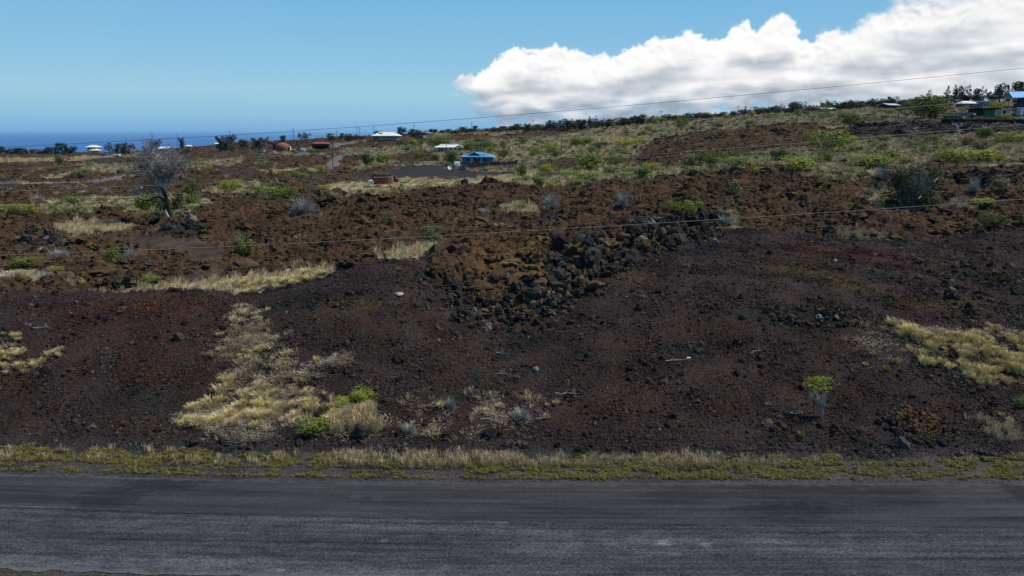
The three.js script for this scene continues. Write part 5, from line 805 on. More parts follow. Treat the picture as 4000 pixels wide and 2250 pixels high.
{ // teal shed with white roof
  const [t, d] = base('shed', 'dark teal shed with white roof on the skyline at left', 'shed', 660, 595, 470, -0.35, 0.3), w = metres(46, d); foot(t, w, 6);
  mesh('wall', new THREE.BoxGeometry(w, 2.6, 6), dull({ color: rgb(0.03, 0.06, 0.06) }), t).position.y = 1.3; const r = mesh('roof', gable(w, 6, 1.2, 0.4), whiteRoof, t); r.position.y = 2.65; door_(t, w * 0.2, 0, 3.03, 2, 2.2, dull({ color: rgb(0.06, 0.1, 0.1) })); window_(t, -w * 0.2, 1.5, 3.02, 1.2, 0.9, white);
}
{ // white camper
  const [t, d] = base('camper_trailer', 'small white camper trailer parked on dark ground, far left', 'trailer', 456, 612, 0, 0.1), m = metres(1, d), w = 24 * m;
  const b = mesh('body', new THREE.BoxGeometry(w, 5.5 * m, 2), white, t); b.position.y = 7 * m; mesh('cab', new THREE.BoxGeometry(w * 0.3, 3 * m, 1.9), dull({ color: rgb(0.05, 0.05, 0.06) }), t).position.set(w * 0.2, 2.9 * m, 0); mesh('skirt', new THREE.BoxGeometry(w * 0.28, 4 * m, 1.9), white, t).position.set(-w * 0.34, 2.6 * m, 0);
  for (const x of [-0.3, 0.3]) { const g = new THREE.CylinderGeometry(0.35, 0.35, 0.25, 12); g.rotateX(Math.PI / 2); mesh('wheel', g, dull({ color: rgb(0.02, 0.02, 0.02) }), t).position.set(x * w, 0.34, 1.0); }
}
function car(label, name, category, u, v, dist, turn, color, truck = false, L = 4.6) {
  const [t] = base(name, label, category, u, v, dist, turn, 0.02), paint = new THREE.MeshPhysicalMaterial({ color: rgb(...color), roughness: 0.35, clearcoat: 0.6 });
  const s = new THREE.Shape(), h = L / 2; const prof = truck ? [[-h, 0.45], [-h, 0.98], [-0.2 * L + 0.1, 1.0], [-0.16 * L, 1.72], [0.12 * L, 1.76], [0.22 * L, 1.08], [h - 0.1, 1.0], [h, 0.5]] : [[-h, 0.45], [-h + 0.05, 1.0], [-h + 0.25, 1.62], [0.08 * L, 1.68], [0.22 * L, 1.05], [h - 0.12, 0.92], [h, 0.5]];
  s.moveTo(...prof[0]); for (const q of prof.slice(1)) s.lineTo(...q); s.closePath();
  const g = new THREE.ExtrudeGeometry(s, { depth: 1.6, bevelEnabled: true, bevelSize: 0.08, bevelThickness: 0.1, bevelSegments: 2 }); g.translate(0, 0, -0.8); mesh('body', g, paint, t);
  const ws = mesh('windscreen', new THREE.BoxGeometry(0.05, 0.62, 1.4), glassDark, t); ws.position.set(0.172 * L + 0.06, 1.4, 0); ws.rotation.z = truck ? 0.78 : 0.8;
  for (const z of [-0.91, 0.91]) mesh('side_window', new THREE.BoxGeometry(truck ? 1.0 : 1.9, 0.4, 0.02), glassDark, t).position.set(truck ? 0 : -0.16 * L, 1.4, z);
  for (const x of [-0.31, 0.31]) for (const z of [-0.82, 0.82]) { const w = new THREE.CylinderGeometry(0.34, 0.34, 0.24, 14); w.rotateX(Math.PI / 2); const m = mesh('wheel', w, dull({ color: rgb(0.02, 0.02, 0.02) }), t); m.position.set(x * L, 0.34, z); const r = new THREE.CylinderGeometry(0.2, 0.2, 0.26, 10); r.rotateX(Math.PI / 2); mesh('rim', r, metalRoof(0.4, 0.4, 0.4), m); }
  for (const z of [-0.62, 0.62]) mesh('headlight', new THREE.BoxGeometry(0.06, 0.16, 0.3), white, t).position.set(h + 0.05, 0.74, z);
}
car('small blue car parked on dark ground at far left', 'parked_car', 'car', 415, 612, 0, 0.4, [0.03, 0.11, 0.35]);
{ // dome house
  const [t, d] = base('dome_house', 'red brown dome house on the left plain', 'house', 1112, 594, 400, 0, 0.3), r = metres(27.5, d), m = metres(1, d), clay = dull({ color: rgb(0.21, 0.085, 0.066), roughness: 0.8 });
  const pts = []; for (let k = 0; k <= 14; k++) { const a = k / 14 * Math.PI / 2; pts.push(new THREE.Vector2(r * Math.pow(Math.cos(a), 0.75) + 0.001, 9 * m + 20 * m * Math.sin(a))); } pts.unshift(new THREE.Vector2(r * 0.98, -2));
  mesh('dome', new THREE.LatheGeometry(pts, 40), clay, t); mesh('vent_cap', new THREE.CylinderGeometry(0.3, 0.35, 0.4, 10), white, t).position.y = 29.4 * m;
  const w = window_(t, -r * 0.55, 11 * m, r * 0.78, 1.5, 0.9, clay); w.rotation.y = -0.6; const e = mesh('entry_porch', new THREE.BoxGeometry(1.2, 2.2, 1.6), white, t); e.position.set(r * 1.0, 1.2, 0.5); mesh('door', new THREE.BoxGeometry(0.7, 1.9, 0.06), glassDark, e).position.set(0.1, -0.1, 0.82);
  for (let k = 0; k < 2; k++) { const s = mesh('shade_panel', new THREE.BoxGeometry(1.6, 2.2, 0.1), dull({ color: rgb(0.035, 0.03, 0.028) }), t); s.position.set(-r * 1.02 - k * 0.4, 1.0, 1.2 - k * 0.5); s.rotation.z = 0.25 * (k ? -1 : 1); }
}
function dish(label, u, v, dist, r, turn, tilt, post) {
  const [t] = base('satellite_dish', label, 'satellite dish', u, v, dist, turn, 0), pts = []; for (let k = 0; k <= 10; k++) pts.push(new THREE.Vector2(r * k / 10 + 0.001, 0.28 * r * (k / 10) ** 2));
  const g = new THREE.LatheGeometry(pts, 28); g.rotateX(Math.PI / 2); const m = mesh('reflector', g, new THREE.MeshStandardMaterial({ color: rgb(0.78, 0.78, 0.77), roughness: 0.5, side: THREE.DoubleSide }), t); m.position.y = post + r * 0.6; m.rotation.x = -tilt;
  mesh('feed_arm', limb([[0, -r * 0.9, 0.1], [0, -r * 0.7, r * 0.6], [0, -r * 0.1, r * 1.0]], [0.035, 0.03, 0.03], 6), white, m); mesh('receiver', new THREE.CylinderGeometry(0.07, 0.09, 0.2, 8), white, m).position.set(0, 0, r);
  const p = new THREE.CylinderGeometry(0.05, 0.06, post + r * 0.6 + 0.5, 8); p.translate(0, (post + r * 0.6) / 2 - 0.25, -0.12); mesh('mast', p, metalRoof(0.45, 0.45, 0.45), t);
}
dish('small white satellite dish left of the dome house', 1035, 594, 0, 0.75, -0.15, 0.3, 0.3);
dish('big white satellite dish on black gravel before the blue house', 1757, 662, 0, 0.68, 0.3, 0.35, 0.15);
{ const [t] = base('bent_pipe', 'bent white pipe left of the big satellite dish', 'pipe', 1737, 663, 0); mesh('pipe', limb([[0.05, -0.1, 0], [0, 0.3, 0], [-0.12, 0.55, 0], [0.12, 1.25, 0]], [0.06, 0.06, 0.06, 0.06], 8), white, t); mesh('elbow', new THREE.SphereGeometry(0.085, 8, 6), white, t).position.set(-0.12, 0.55, 0); }
car('dark car parked right of the dome house, left of the silver truck', 'parked_car', 'car', 1172, 598, 388, -1.5, [0.02, 0.018, 0.018]);
car('silver pickup parked between dome house and red shed', 'parked_truck', 'truck', 1192, 598, 385, -1.5, [0.36, 0.40, 0.44], true, 5.2);
{ // red roofed open shed
  const [t, d] = base('open_shed', 'open dark shed with a red metal roof right of the dome', 'shed', 1261, 597, 395, 0.05, 0.6), w = metres(60, d), m = metres(1, d), dark = dull({ color: rgb(0.035, 0.022, 0.02) }); foot(t, w, 6);
  mesh('back_wall', new THREE.BoxGeometry(w, 20 * m, 0.2), dark, t).position.set(0, 10 * m, -2.8); for (const x of [-1, 1]) mesh('side_wall', new THREE.BoxGeometry(0.2, 20 * m, 5.4), dark, t).position.set(x * (w / 2 - 0.1), 10 * m, 0); mesh('front_fascia', new THREE.BoxGeometry(w - 0.5, 8 * m, 0.12), dull({ color: rgb(0.09, 0.05, 0.045) }), t).position.set(0, 16 * m, 2.7);
  for (let k = 0; k < 5; k++) mesh('post', new THREE.BoxGeometry(0.18, 20 * m, 0.18), dark, t).position.set(lerp(-w / 2 + 0.4, w / 2 - 0.4, k / 4), 10 * m, 2.9);
  const r = mesh('roof', hip(w, 5.4, 6 * m, w * 0.5, 0.35, 20.5 * m), metalRoof(0.30, 0.055, 0.055), t); r.position.y = 0;
}
{ // cream hip roofed house
  const [t, d] = base('house', 'long cream house with a pale hipped roof on the rise', 'house', 1516, 553, 450, -0.06, 0.2), w = metres(96, d), m = metres(1, d), wallM = dull({ color: rgb(0.27, 0.28, 0.22) }); foot(t, w, 10);
  mesh('wall', new THREE.BoxGeometry(w * 0.76, 15 * m, 8), wallM, t).position.set(w * 0.11, 7.5 * m, 0); mesh('porch_wall', new THREE.BoxGeometry(w * 0.24, 15 * m, 5), glassDark, t).position.set(-w * 0.37, 7.5 * m, -1.4);
  for (let k = 0; k < 4; k++) mesh('porch_post', new THREE.BoxGeometry(0.2, 15 * m, 0.2), wallM, t).position.set(lerp(-w * 0.48, -w * 0.28, k / 3), 7.5 * m, 3.8);
  const r = mesh('roof', hip(w, 9, 14 * m, w * 0.52, 0.9, 15.2 * m), creamRoof, t); const sp = mesh('solar_panel', new THREE.BoxGeometry(2.4, 0.06, 1.4), glassDark, r); sp.position.set(-w * 0.2, 15.2 * m + 9 * m, 2.2); sp.rotation.x = 0.42;
  for (const x of [0.12, 0.26, 0.42]) window_(t, x * w, 9 * m, 4.03, 1.1, 1.0, white);
}
{ // pale roofed house
  const [t, d] = base('house', 'pale blue grey house with off white roof in the shrubs', 'house', 1757, 590, 345, 0.05, 0.1), w = metres(100, d), m = metres(1, d), wallM = dull({ color: rgb(0.42, 0.46, 0.47) }); foot(t, w, 8);
  mesh('wall', new THREE.BoxGeometry(w, 16 * m, 7), wallM, t).position.y = 8 * m; mesh('roof', hip(w, 7.2, 11 * m, w * 0.62, 0.8, 16.2 * m), metalRoof(0.68, 0.68, 0.58), t); const gb = mesh('roof_gable', gable(3.2, 3.4, 6 * m, 0.2, false), metalRoof(0.66, 0.66, 0.56), t); gb.position.set(w * 0.37, 18 * m, 2.2);
  for (const x of [-0.36, -0.14, 0.06, 0.24, 0.4]) window_(t, x * w, 9 * m, 3.53, 0.9, 1.0, white); door_(t, -w * 0.25, 0, 3.52, 0.9, 1.9, glassDark); tag(mesh('tarp', new THREE.BoxGeometry(1.6, 0.8, 0.3), dull({ color: rgb(0.02, 0.05, 0.4) }), t), 'blue tarp by the wall').position.set(-w * 0.34, 0.45, 3.8);
}
{ // blue house
  const [t, d] = base('house', 'blue roofed single storey house behind a black rock berm', 'house', 1868, 646, 245, -0.12, 1.1), w = metres(108, d), m = metres(1, d), blueWall = dull({ color: rgb(0.09, 0.16, 0.25) }), blueRoof = metalRoof(0.085, 0.26, 0.44), trim = dull({ color: rgb(0.04, 0.13, 0.36) }); foot(t, w, 8);
  mesh('wall', new THREE.BoxGeometry(w, 23 * m, 7.5), blueWall, t).position.y = 11.5 * m;
  const r = mesh('roof', hip(w, 7.8, 18 * m, w * 0.16, 1.0, 23.2 * m), blueRoof, t); for (let k = -14; k <= 14; k++) { const x = k * (w + 1.6) / 30, top = 1 - Math.abs(x) / (w / 2 + 1), len = clamp(top * 1.35, 0.05, 1), g = new THREE.BoxGeometry(0.05, 0.05, 5.2 * len); g.translate(0, 0, -2.6 * len); g.rotateX(Math.atan2(18 * m, 4.9)); const q = mesh('roof_rib', g, blueRoof, r); q.position.set(x, 23.24 * m, 4.88); }
  mesh('fascia', new THREE.BoxGeometry(w + 2.0, 0.22, 0.05), trim, t).position.set(0, 22.4 * m, 4.93); const gb = mesh('roof_gable', gable(3.6, 4.4, 10 * m, 0.25, false), blueRoof, t); gb.position.set(-w * 0.06, 31 * m, 1.2); mesh('gable_face', new THREE.BoxGeometry(3.0, 4 * m, 0.1), trim, t).position.set(-w * 0.06, 31.5 * m, 3.2); const sk = mesh('skylight', new THREE.BoxGeometry(0.9, 0.06, 0.5), glassDark, t); sk.position.set(w * 0.26, 31 * m, 2.9); sk.rotation.x = 0.3;
  for (const x of [-0.3, 0.1, 0.3]) window_(t, x * w, 12 * m, 3.78, 0.85, 1.0, blueWall); for (const x of [-0.12, 0.2]) mesh('pale_panel', new THREE.BoxGeometry(0.8, 1.5, 0.06), dull({ color: rgb(0.25, 0.33, 0.42) }), t).position.set(x * w - 0.4, 10 * m, 3.79); door_(t, -w * 0.02, 1 * m, 3.77, 0.9, 1.9, glassDark); for (const x of [-1, 1]) mesh('corner_post', new THREE.BoxGeometry(0.14, 23 * m, 0.14), blueWall, t).position.set(x * (w / 2 + 0.6), 11.5 * m, 4.5);
}
car('white van parked left of the blue house', 'parked_van', 'van', 1786, 652, 240, -1.45, [0.6, 0.62, 0.62], true, 4.4);
{ const [t, d] = base('lean_to', 'low timber rack left of the white van', 'rack', 1771, 647, 240), m = metres(1, d); mesh('top', new THREE.BoxGeometry(17 * m, 0.15, 1.4), dull({ color: rgb(0.3, 0.26, 0.22) }), t).position.y = 8 * m; for (const x of [-1, 0, 1]) mesh('post', new THREE.BoxGeometry(0.1, 8 * m, 0.1), barkBrown, t).position.set(x * 7.6 * m, 4 * m, 0.5); }
{ // black rock berm before the blue house
  const R = rng(711), t = thing('rock_berm', 'long black lava rock berm in front of the blue house', 'rock berm', null, 0, 0, 0); const a = at(1795, 664), b = at(2020, 652);
  t.position.set(a[0], land(a[0], a[1]) - 0.2, -a[1]); const core = new THREE.CapsuleGeometry(0.5, 1, 6, 16), dx = b[0] - a[0], dd = b[1] - a[1]; void core;
  for (let k = 0; k < 260; k++) { const q = R(), hgt = Math.sin(Math.min(1, q * 1.6 + 0.15) * 2.0) * 2.1, s = 0.22 + 0.3 * R() * R(), side = (R() - 0.5) * 3.4, y = hgt * (1 - Math.abs(side) / 1.9) * (0.75 + 0.3 * R()); const x = q * dx, d = q * dd + side; const m = mesh('rock', gravels[k % 4], toned([0.026 + 0.05 * R() ** 3, 0.025 + 0.048 * R() ** 3, 0.027 + 0.045 * R() ** 3]), t); m.position.set(x, y + land(a[0] + x, a[1] + d) - land(a[0], a[1]) + 0.2, -d); m.rotation.set(R() * 6, R() * 6, R() * 6); m.scale.setScalar(s); }
  const g = new THREE.SphereGeometry(1, 24, 10); g.scale(Math.hypot(dx, dd) / 2, 1.5, 1.6); const body = mesh('rubble_core', g, toned([0.024, 0.022, 0.024]), t); body.position.set(dx / 2, 0.1, -dd / 2); body.rotation.y = Math.atan2(dd, dx);
}
{ // rusty tank
  const [t, d] = base('water_tank', 'round rust brown water tank with black cover in tan grass', 'water tank', 1494, 724, 138, 0, 0.9), r = metres(40, d), m = metres(1, d), rust = dull({ color: rgb(0.20, 0.075, 0.045) });
  const pts = [new THREE.Vector2(r, -0.4)]; for (let k = 0; k <= 16; k++) pts.push(new THREE.Vector2(r - (k % 2) * 0.03, k / 16 * 22 * m)); mesh('tank_wall', new THREE.LatheGeometry(pts, 48), rust, t);
  mesh('cover', new THREE.CylinderGeometry(r * 0.96, r + 0.06, 5 * m, 48), dull({ color: rgb(0.012, 0.012, 0.013), roughness: 0.7 }), t).position.y = 25 * m; tag(mesh('liner_edge', new THREE.CylinderGeometry(r + 0.03, r + 0.03, 2.6 * m, 48, 1, true, -0.75, 1.9), new THREE.MeshStandardMaterial({ color: rgb(0.6, 0.6, 0.62), side: THREE.DoubleSide }), t), 'white liner folded over the rim').position.y = 21.5 * m;
  for (let k = 0; k < 18; k++) { const a = k / 18 * 6.283; mesh('stave_band', new THREE.BoxGeometry(0.05, 21 * m, 0.05), rust, t).position.set(Math.sin(a) * (r + 0.02), 10.5 * m, Math.cos(a) * (r + 0.02)); }
}
{ const [t, d] = base('white_post', 'pale post leaning on the right side of the tank', 'post', 1535, 727, 135, 0, 0.8), m = metres(1, d); t.rotation.z = 0.08; mesh('post', new THREE.BoxGeometry(3.4 * m, 29 * m, 3 * m), dull({ color: rgb(0.5, 0.46, 0.38) }), t).position.y = 13.5 * m; mesh('post_cap', new THREE.BoxGeometry(4.2 * m, 1.2 * m, 3.8 * m), dull({ color: rgb(0.5, 0.46, 0.38) }), t).position.y = 28.4 * m; }
{ const [t, d] = base('rust_box', 'rust brown stepped box right of the water tank', 'box', 1545, 723, 140, 0, 0.9), m = metres(1, d), rust = dull({ color: rgb(0.17, 0.06, 0.04) }); mesh('tall_box', new THREE.BoxGeometry(12 * m, 22 * m, 1.2), rust, t).position.set(-3 * m, 10 * m, 0); mesh('low_box', new THREE.BoxGeometry(8 * m, 12 * m, 1.2), rust, t).position.set(7.4 * m, 5 * m, 0.1); }
{ const [t, d] = base('white_hood', 'old white car hood leaning left of the water tank', 'car hood', 1447, 724, 136, 0.3, 0.7), m = metres(1, d); const s = new THREE.Shape(); s.moveTo(-10 * m, 0); s.lineTo(-6 * m, 9 * m); s.lineTo(6 * m, 11 * m); s.lineTo(10 * m, 1 * m); s.closePath(); mesh('panel', new THREE.ExtrudeGeometry(s, { depth: 0.35, bevelEnabled: true, bevelSize: 0.08, bevelThickness: 0.1, bevelSegments: 3 }), white, t); mesh('window_gap', new THREE.BoxGeometry(5 * m, 4 * m, 0.08), glassDark, t).position.set(4 * m, 4.5 * m, 0.48); }
{ // far small buildings right of the cream house
  const [t, d] = base('house', 'small white house with brownish roof right of the cream house', 'house', 1664, 552, 470, 0.2, 0.1), w = metres(44, d), m = metres(1, d); foot(t, w, 6); mesh('wall', new THREE.BoxGeometry(w, 12 * m, 5), dull({ color: rgb(0.45, 0.5, 0.52) }), t).position.y = 6 * m; mesh('roof', hip(w, 5, 5 * m, w * 0.5, 0.5, 12 * m), metalRoof(0.4, 0.3, 0.26), t); window_(t, w * 0.2, 7 * m, 2.53, 1.2, 0.9, white); door_(t, -w * 0.15, 0, 2.52, 1, 1.9, white);
}
car('white truck parked left of the small white house', 'parked_truck', 'truck', 1647, 553, 455, -0.5, [0.7, 0.7, 0.7], true, 5.4);
car('grey pickup parked right of the long cream house', 'parked_truck', 'truck', 1593, 556, 440, 0.2, [0.4, 0.42, 0.45], true, 5);
{ const [t, d] = base('carport', 'white roofed carport right of the small white house', 'carport', 1696, 553, 468), w = metres(22, d), m = metres(1, d); mesh('roof', new THREE.BoxGeometry(w, 0.15, 4), white, t).position.y = 10 * m; for (const x of [-1, 1]) for (const z of [-1, 1]) mesh('post', new THREE.BoxGeometry(0.12, 10 * m, 0.12), white, t).position.set(x * w * 0.46, 5 * m, z * 1.8); }
{ const [t, d] = base('house', 'small dark blue house with red roof on the skyline', 'house', 1697, 515, 520, 0, 0.4), w = metres(28, d), m = metres(1, d), navy = dull({ color: rgb(0.015, 0.03, 0.09) }); foot(t, w, 5); mesh('wall', new THREE.BoxGeometry(w, 11 * m, 4.5), navy, t).position.y = 5.5 * m; mesh('roof', gable(w, 4.6, 4 * m, 0.4, false), metalRoof(0.16, 0.06, 0.07), t).position.y = 11 * m; window_(t, 0, 6 * m, 2.28, 1.1, 1.2, white); const k = mesh('deck', new THREE.BoxGeometry(w * 0.8, 0.2, 3), navy, t); k.position.set(-w * 0.9, 3 * m, 0); for (let q = 0; q < 4; q++) mesh('deck_post', new THREE.BoxGeometry(0.12, 7 * m, 0.12), navy, k).position.set(lerp(-w * 0.36, w * 0.36, q / 3), 3.4 * m, 1.4); mesh('deck_rail', new THREE.BoxGeometry(w * 0.8, 0.1, 0.1), navy, k).position.set(0, 6.8 * m, 1.4); }
for (const [u, v, d, w, label] of [[1308, 524, 560, 14, 'tiny white roofed shed behind the skyline tree'], [2640, 462, 405, 24, 'tiny white roofed shed on the ridge skyline'], [2772, 452, 385, 36, 'low pale roofed shed on the ridge skyline'], [3206, 427, 330, 56, 'low grey roofed shed among the ridge trees'], [862, 566, 560, 14, 'tiny white roofed shed at the sea skyline'], [750, 560, 575, 22, 'low pale roofed shed on the sea skyline']]) { const [t] = base('shed', label, 'shed', u, v, d, 0.1, 0.1), W = metres(w, d), m = metres(1, d); foot(t, W, 4); mesh('wall', new THREE.BoxGeometry(W, 8 * m, 4), dull({ color: rgb(0.25, 0.26, 0.26) }), t).position.y = 4 * m; mesh('roof', gable(W, 4.2, 4 * m, 0.3), whiteRoof, t).position.y = 8 * m; door_(t, 0, 0, 2.02, 0.9, Math.min(1.9, 7 * m), glassDark); }
{ const [t, d] = base('hut', 'dark brown hut with pale blue roof on the right ridge', 'hut', 3440, 424, 290, 0.45, 0.1), w = metres(64, d), m = metres(1, d); foot(t, w * 0.9, 5); mesh('wall', new THREE.BoxGeometry(w * 0.86, 15 * m, 4.6), dull({ color: rgb(0.05, 0.035, 0.03) }), t).position.y = 7.5 * m; mesh('roof', gable(w * 0.9, 4.8, 7 * m, 0.5), metalRoof(0.35, 0.45, 0.5), t).position.y = 15 * m; window_(t, w * 0.15, 8 * m, 2.33, 0.9, 0.8, barkBrown); door_(t, -w * 0.2, 0, 2.32, 0.9, 1.4, barkBrown); }
{ const [t, d] = base('house', 'grey blue house with long white roof at upper right', 'house', 3760, 408, 285, -0.1, 0), w = metres(96, d), m = metres(1, d), wallM = dull({ color: rgb(0.10, 0.12, 0.17) }); foot(t, w, 6); mesh('wall', new THREE.BoxGeometry(w, 14 * m, 5), wallM, t).position.y = 7 * m; const r = mesh('roof', hip(w * 0.56, 5.4, 9 * m, w * 0.3, 0.5, 14 * m), whiteRoof, t); r.position.x = -w * 0.22; const r2 = mesh('upper_roof', new THREE.BoxGeometry(w * 0.46, 4 * m, 6), metalRoof(0.4, 0.43, 0.47), t); r2.position.set(w * 0.28, 20 * m, 0); mesh('upper_wall', new THREE.BoxGeometry(w * 0.42, 8 * m, 5), wallM, t).position.set(w * 0.28, 14 * m, 0.03); for (const x of [-0.3, 0, 0.34]) window_(t, x * w, 8 * m, 2.56, 1, 0.7, white); }
{ // two storey blue roofed house at the right edge
  const [t, d] = base('house', 'two storey dark blue house with light blue roof, right edge', 'house', 3975, 458, 215, -0.35, 0.7), w = metres(110, d), m = metres(1, d), wallM = dull({ color: rgb(0.035, 0.045, 0.085) }), deckM = dull({ color: rgb(0.05, 0.055, 0.08) }), roofM = metalRoof(0.12, 0.38, 0.62); foot(t, w, 8);
  mesh('wall', new THREE.BoxGeometry(w * 0.8, 60 * m, 7), wallM, t).position.set(w * 0.16, 30 * m, -0.5); const dk = mesh('balcony', new THREE.BoxGeometry(w * 0.3, 0.2, 7), deckM, t); dk.position.set(-w * 0.37, 28 * m, -0.5); mesh('balcony_rail', new THREE.BoxGeometry(w * 0.3, 10 * m, 0.08), deckM, dk).position.set(0, 6 * m, 3.4); for (const z of [-1, 1]) mesh('balcony_post', new THREE.BoxGeometry(0.14, 60 * m, 0.14), deckM, t).position.set(-w * 0.5, 30 * m, z * 3.2);
  const r = mesh('roof', gable(w * 1.05, 8, 24 * m, 0.9), roofM, t); r.position.y = 60 * m; for (let k = 0; k < 14; k++) { const g = new THREE.BoxGeometry(0.06, 0.06, 5.2); g.translate(0, 0, -2.5); g.rotateX(Math.atan2(24 * m, 4.9)); mesh('roof_rib', g, roofM, r).position.set(lerp(-w * 0.54, w * 0.54, k / 13), 0.03, 4.86); }
  for (const x of [0, 0.25]) { window_(t, x * w, 44 * m, 3.03, 1.2, 1.1, white); window_(t, x * w, 14 * m, 3.03, 1.2, 1.1, white); } mesh('downpipe', new THREE.CylinderGeometry(0.07, 0.07, 58 * m, 8), white, t).position.set(w * 0.1, 29 * m, 3.2); door_(t, w * 0.12, 0, 3.02, 0.9, 2, glassDark); mesh('shed_roof', new THREE.BoxGeometry(w * 0.5, 0.14, 4), barkDark, t).position.set(-w * 0.55, 26 * m, 2.5);
}
{ const [t, d] = base('green_shed', 'green walled shed with flat dark roof at the right', 'shed', 3805, 457, 205, 0.05, 0.9), m = metres(1, d), gr = dull({ color: rgb(0.03, 0.17, 0.085) }); foot(t, 80 * m, 4); mesh('wall', new THREE.BoxGeometry(46 * m, 22 * m, 3.5), gr, t).position.set(10 * m, 11 * m, 0); mesh('side_bay', new THREE.BoxGeometry(28 * m, 22 * m, 3), barkDark, t).position.set(-28 * m, 11 * m, -0.3); mesh('roof', new THREE.BoxGeometry(84 * m, 5 * m, 5.4), dull({ color: rgb(0.02, 0.02, 0.02) }), t).position.set(-4 * m, 25 * m, 0.3); for (let k = 0; k < 6; k++) mesh('wall_batten', new THREE.BoxGeometry(0.08, 21 * m, 0.06), gr, t).position.set(lerp(-11, 31, k / 5) * m, 11 * m, 1.78); mesh('corner_board', new THREE.BoxGeometry(0.2, 22 * m, 0.1), white, t).position.set(33 * m, 11 * m, 1.8); }
{ const [t, d] = base('grey_shed', 'light grey lean to shed right of the green shed', 'shed', 3880, 456, 207, 0, 0.9), m = metres(1, d); foot(t, 40 * m, 3); mesh('wall', new THREE.BoxGeometry(30 * m, 20 * m, 3), dull({ color: rgb(0.3, 0.32, 0.35) }), t).position.y = 10 * m; mesh('roof', new THREE.BoxGeometry(34 * m, 1.6 * m, 3.8), dull({ color: rgb(0.42, 0.45, 0.48) }), t).position.y = 21 * m; for (const x of [-1, 1]) mesh('corner_board', new THREE.BoxGeometry(0.14, 20 * m, 0.1), white, t).position.set(x * 15 * m, 10 * m, 1.52); door_(t, -8 * m, 0, 1.52, 0.8, 1.2, barkDark); }
{ const [t, d] = base('storage_tank', 'grey upright storage cabinet before the two storey house', 'cabinet', 3946, 452, 204, 0, 1.0), m = metres(1, d); mesh('body', new THREE.BoxGeometry(16 * m, 26 * m, 1.2), dull({ color: rgb(0.28, 0.33, 0.36) }), t).position.y = 13 * m; mesh('lid', new THREE.BoxGeometry(18 * m, 2 * m, 1.4), white, t).position.y = 27 * m; mesh('door_panel', new THREE.BoxGeometry(8 * m, 22 * m, 0.05), white, t).position.set(3.6 * m, 12.4 * m, 0.63); }
{ const [t, d] = base('flatbed_trailer', 'grey flatbed trailer stacked with panels left of green shed', 'trailer', 3735, 461, 200, 0, 0.9), m = metres(1, d); mesh('bed', new THREE.BoxGeometry(64 * m, 3 * m, 2), dull({ color: rgb(0.2, 0.2, 0.21) }), t).position.y = 6 * m; for (let k = 0; k < 2; k++) mesh('stack', new THREE.BoxGeometry(30 * m, 9 * m, 1.7), dull({ color: rgb(0.16, 0.16, 0.17) }), t).position.set((k ? 1 : -1) * 15.6 * m, 12.2 * m, 0); mesh('tarp', new THREE.SphereGeometry(1, 10, 6).scale(7 * m, 3 * m, 0.9), white, t).position.set(33 * m, 10 * m, 0); for (const x of [-1, 1]) { const g = new THREE.CylinderGeometry(0.32, 0.32, 0.24, 12); g.rotateX(Math.PI / 2); mesh('wheel', g, barkDark, t).position.set(x * 18 * m, 0.3, 1); } }
{ const [t, d] = base('boat_hull', 'teal and white junk boat hull left of the trailer', 'boat', 3685, 462, 198, 0, 0.8), m = metres(1, d); const s = new THREE.Shape(); s.moveTo(-34 * m, 10 * m); s.lineTo(30 * m, 8 * m); s.lineTo(26 * m, 1 * m); s.lineTo(-24 * m, 0); s.closePath(); mesh('hull', new THREE.ExtrudeGeometry(s, { depth: 1.1, bevelEnabled: true, bevelSize: 0.1, bevelThickness: 0.2, bevelSegments: 2 }), dull({ color: rgb(0.04, 0.12, 0.11) }), t); mesh('deck', new THREE.BoxGeometry(34 * m, 3 * m, 1.2), white, t).position.set(14 * m, 8 * m, 0.7); }
{ const [t, d] = base('white_tote', 'pale blue white square tote beside the large round tree', 'tote', 3557, 466, 0), m = metres(1, d); mesh('tub', new THREE.BoxGeometry(18 * m, 9 * m, 1.1), dull({ color: rgb(0.5, 0.6, 0.6) }), t).position.y = 4.4 * m; mesh('rim', new THREE.BoxGeometry(20 * m, 1.6 * m, 1.25), white, t).position.y = 9.4 * m; }
{ // dark dry stone terrace wall under the right houses
  const R = rng(721), a = at(3680, 481), b = at(4080, 484), t = thing('stone_wall', 'dark dry stone terrace wall below the right houses', 'wall', null, a[0], land(a[0], a[1]) - 0.3, -a[1]), n = 70;
  for (let row = 0; row < 3; row++) for (let k = 0; k < n; k++) { const q = (k + 0.5 * (row % 2)) / n, x = q * (b[0] - a[0]), d = q * (b[1] - a[1]), m = mesh('stone', gravels[(k + row) % 4], toned([0.03 + 0.02 * R(), 0.024 + 0.01 * R(), 0.022 + 0.01 * R()]), t); m.position.set(x, 0.3 + row * 0.42 + land(a[0] + x, a[1] + d) - land(a[0], a[1]) + 0.1, -d + 0.1 * R()); m.rotation.set(R(), R() * 6, R()); m.scale.set(0.36, 0.33, 0.34); }
}
for (const [u, v, label] of [[1745, 603, 'small red cart in the yard left of the blue house'], [1676, 596, 'small white tub in shrubs left of the pale roofed house']]) { const [t] = base(/red/.test(label) ? 'cart' : 'tub', label, /red/.test(label) ? 'cart' : 'tub', u, v, 0), c = /red/.test(label) ? [0.4, 0.05, 0.03] : [0.6, 0.6, 0.58]; const g = new THREE.CylinderGeometry(0.75, 0.6, 0.8, 4); g.rotateY(Math.PI / 4); mesh('body', g, dull({ color: rgb(...c) }), t).position.y = 0.6; for (const x of [-0.5, 0.5]) { const w = new THREE.CylinderGeometry(0.22, 0.22, 0.12, 10); w.rotateX(Math.PI / 2); mesh('wheel', w, barkDark, t).position.set(x, 0.2, 0.55); } }
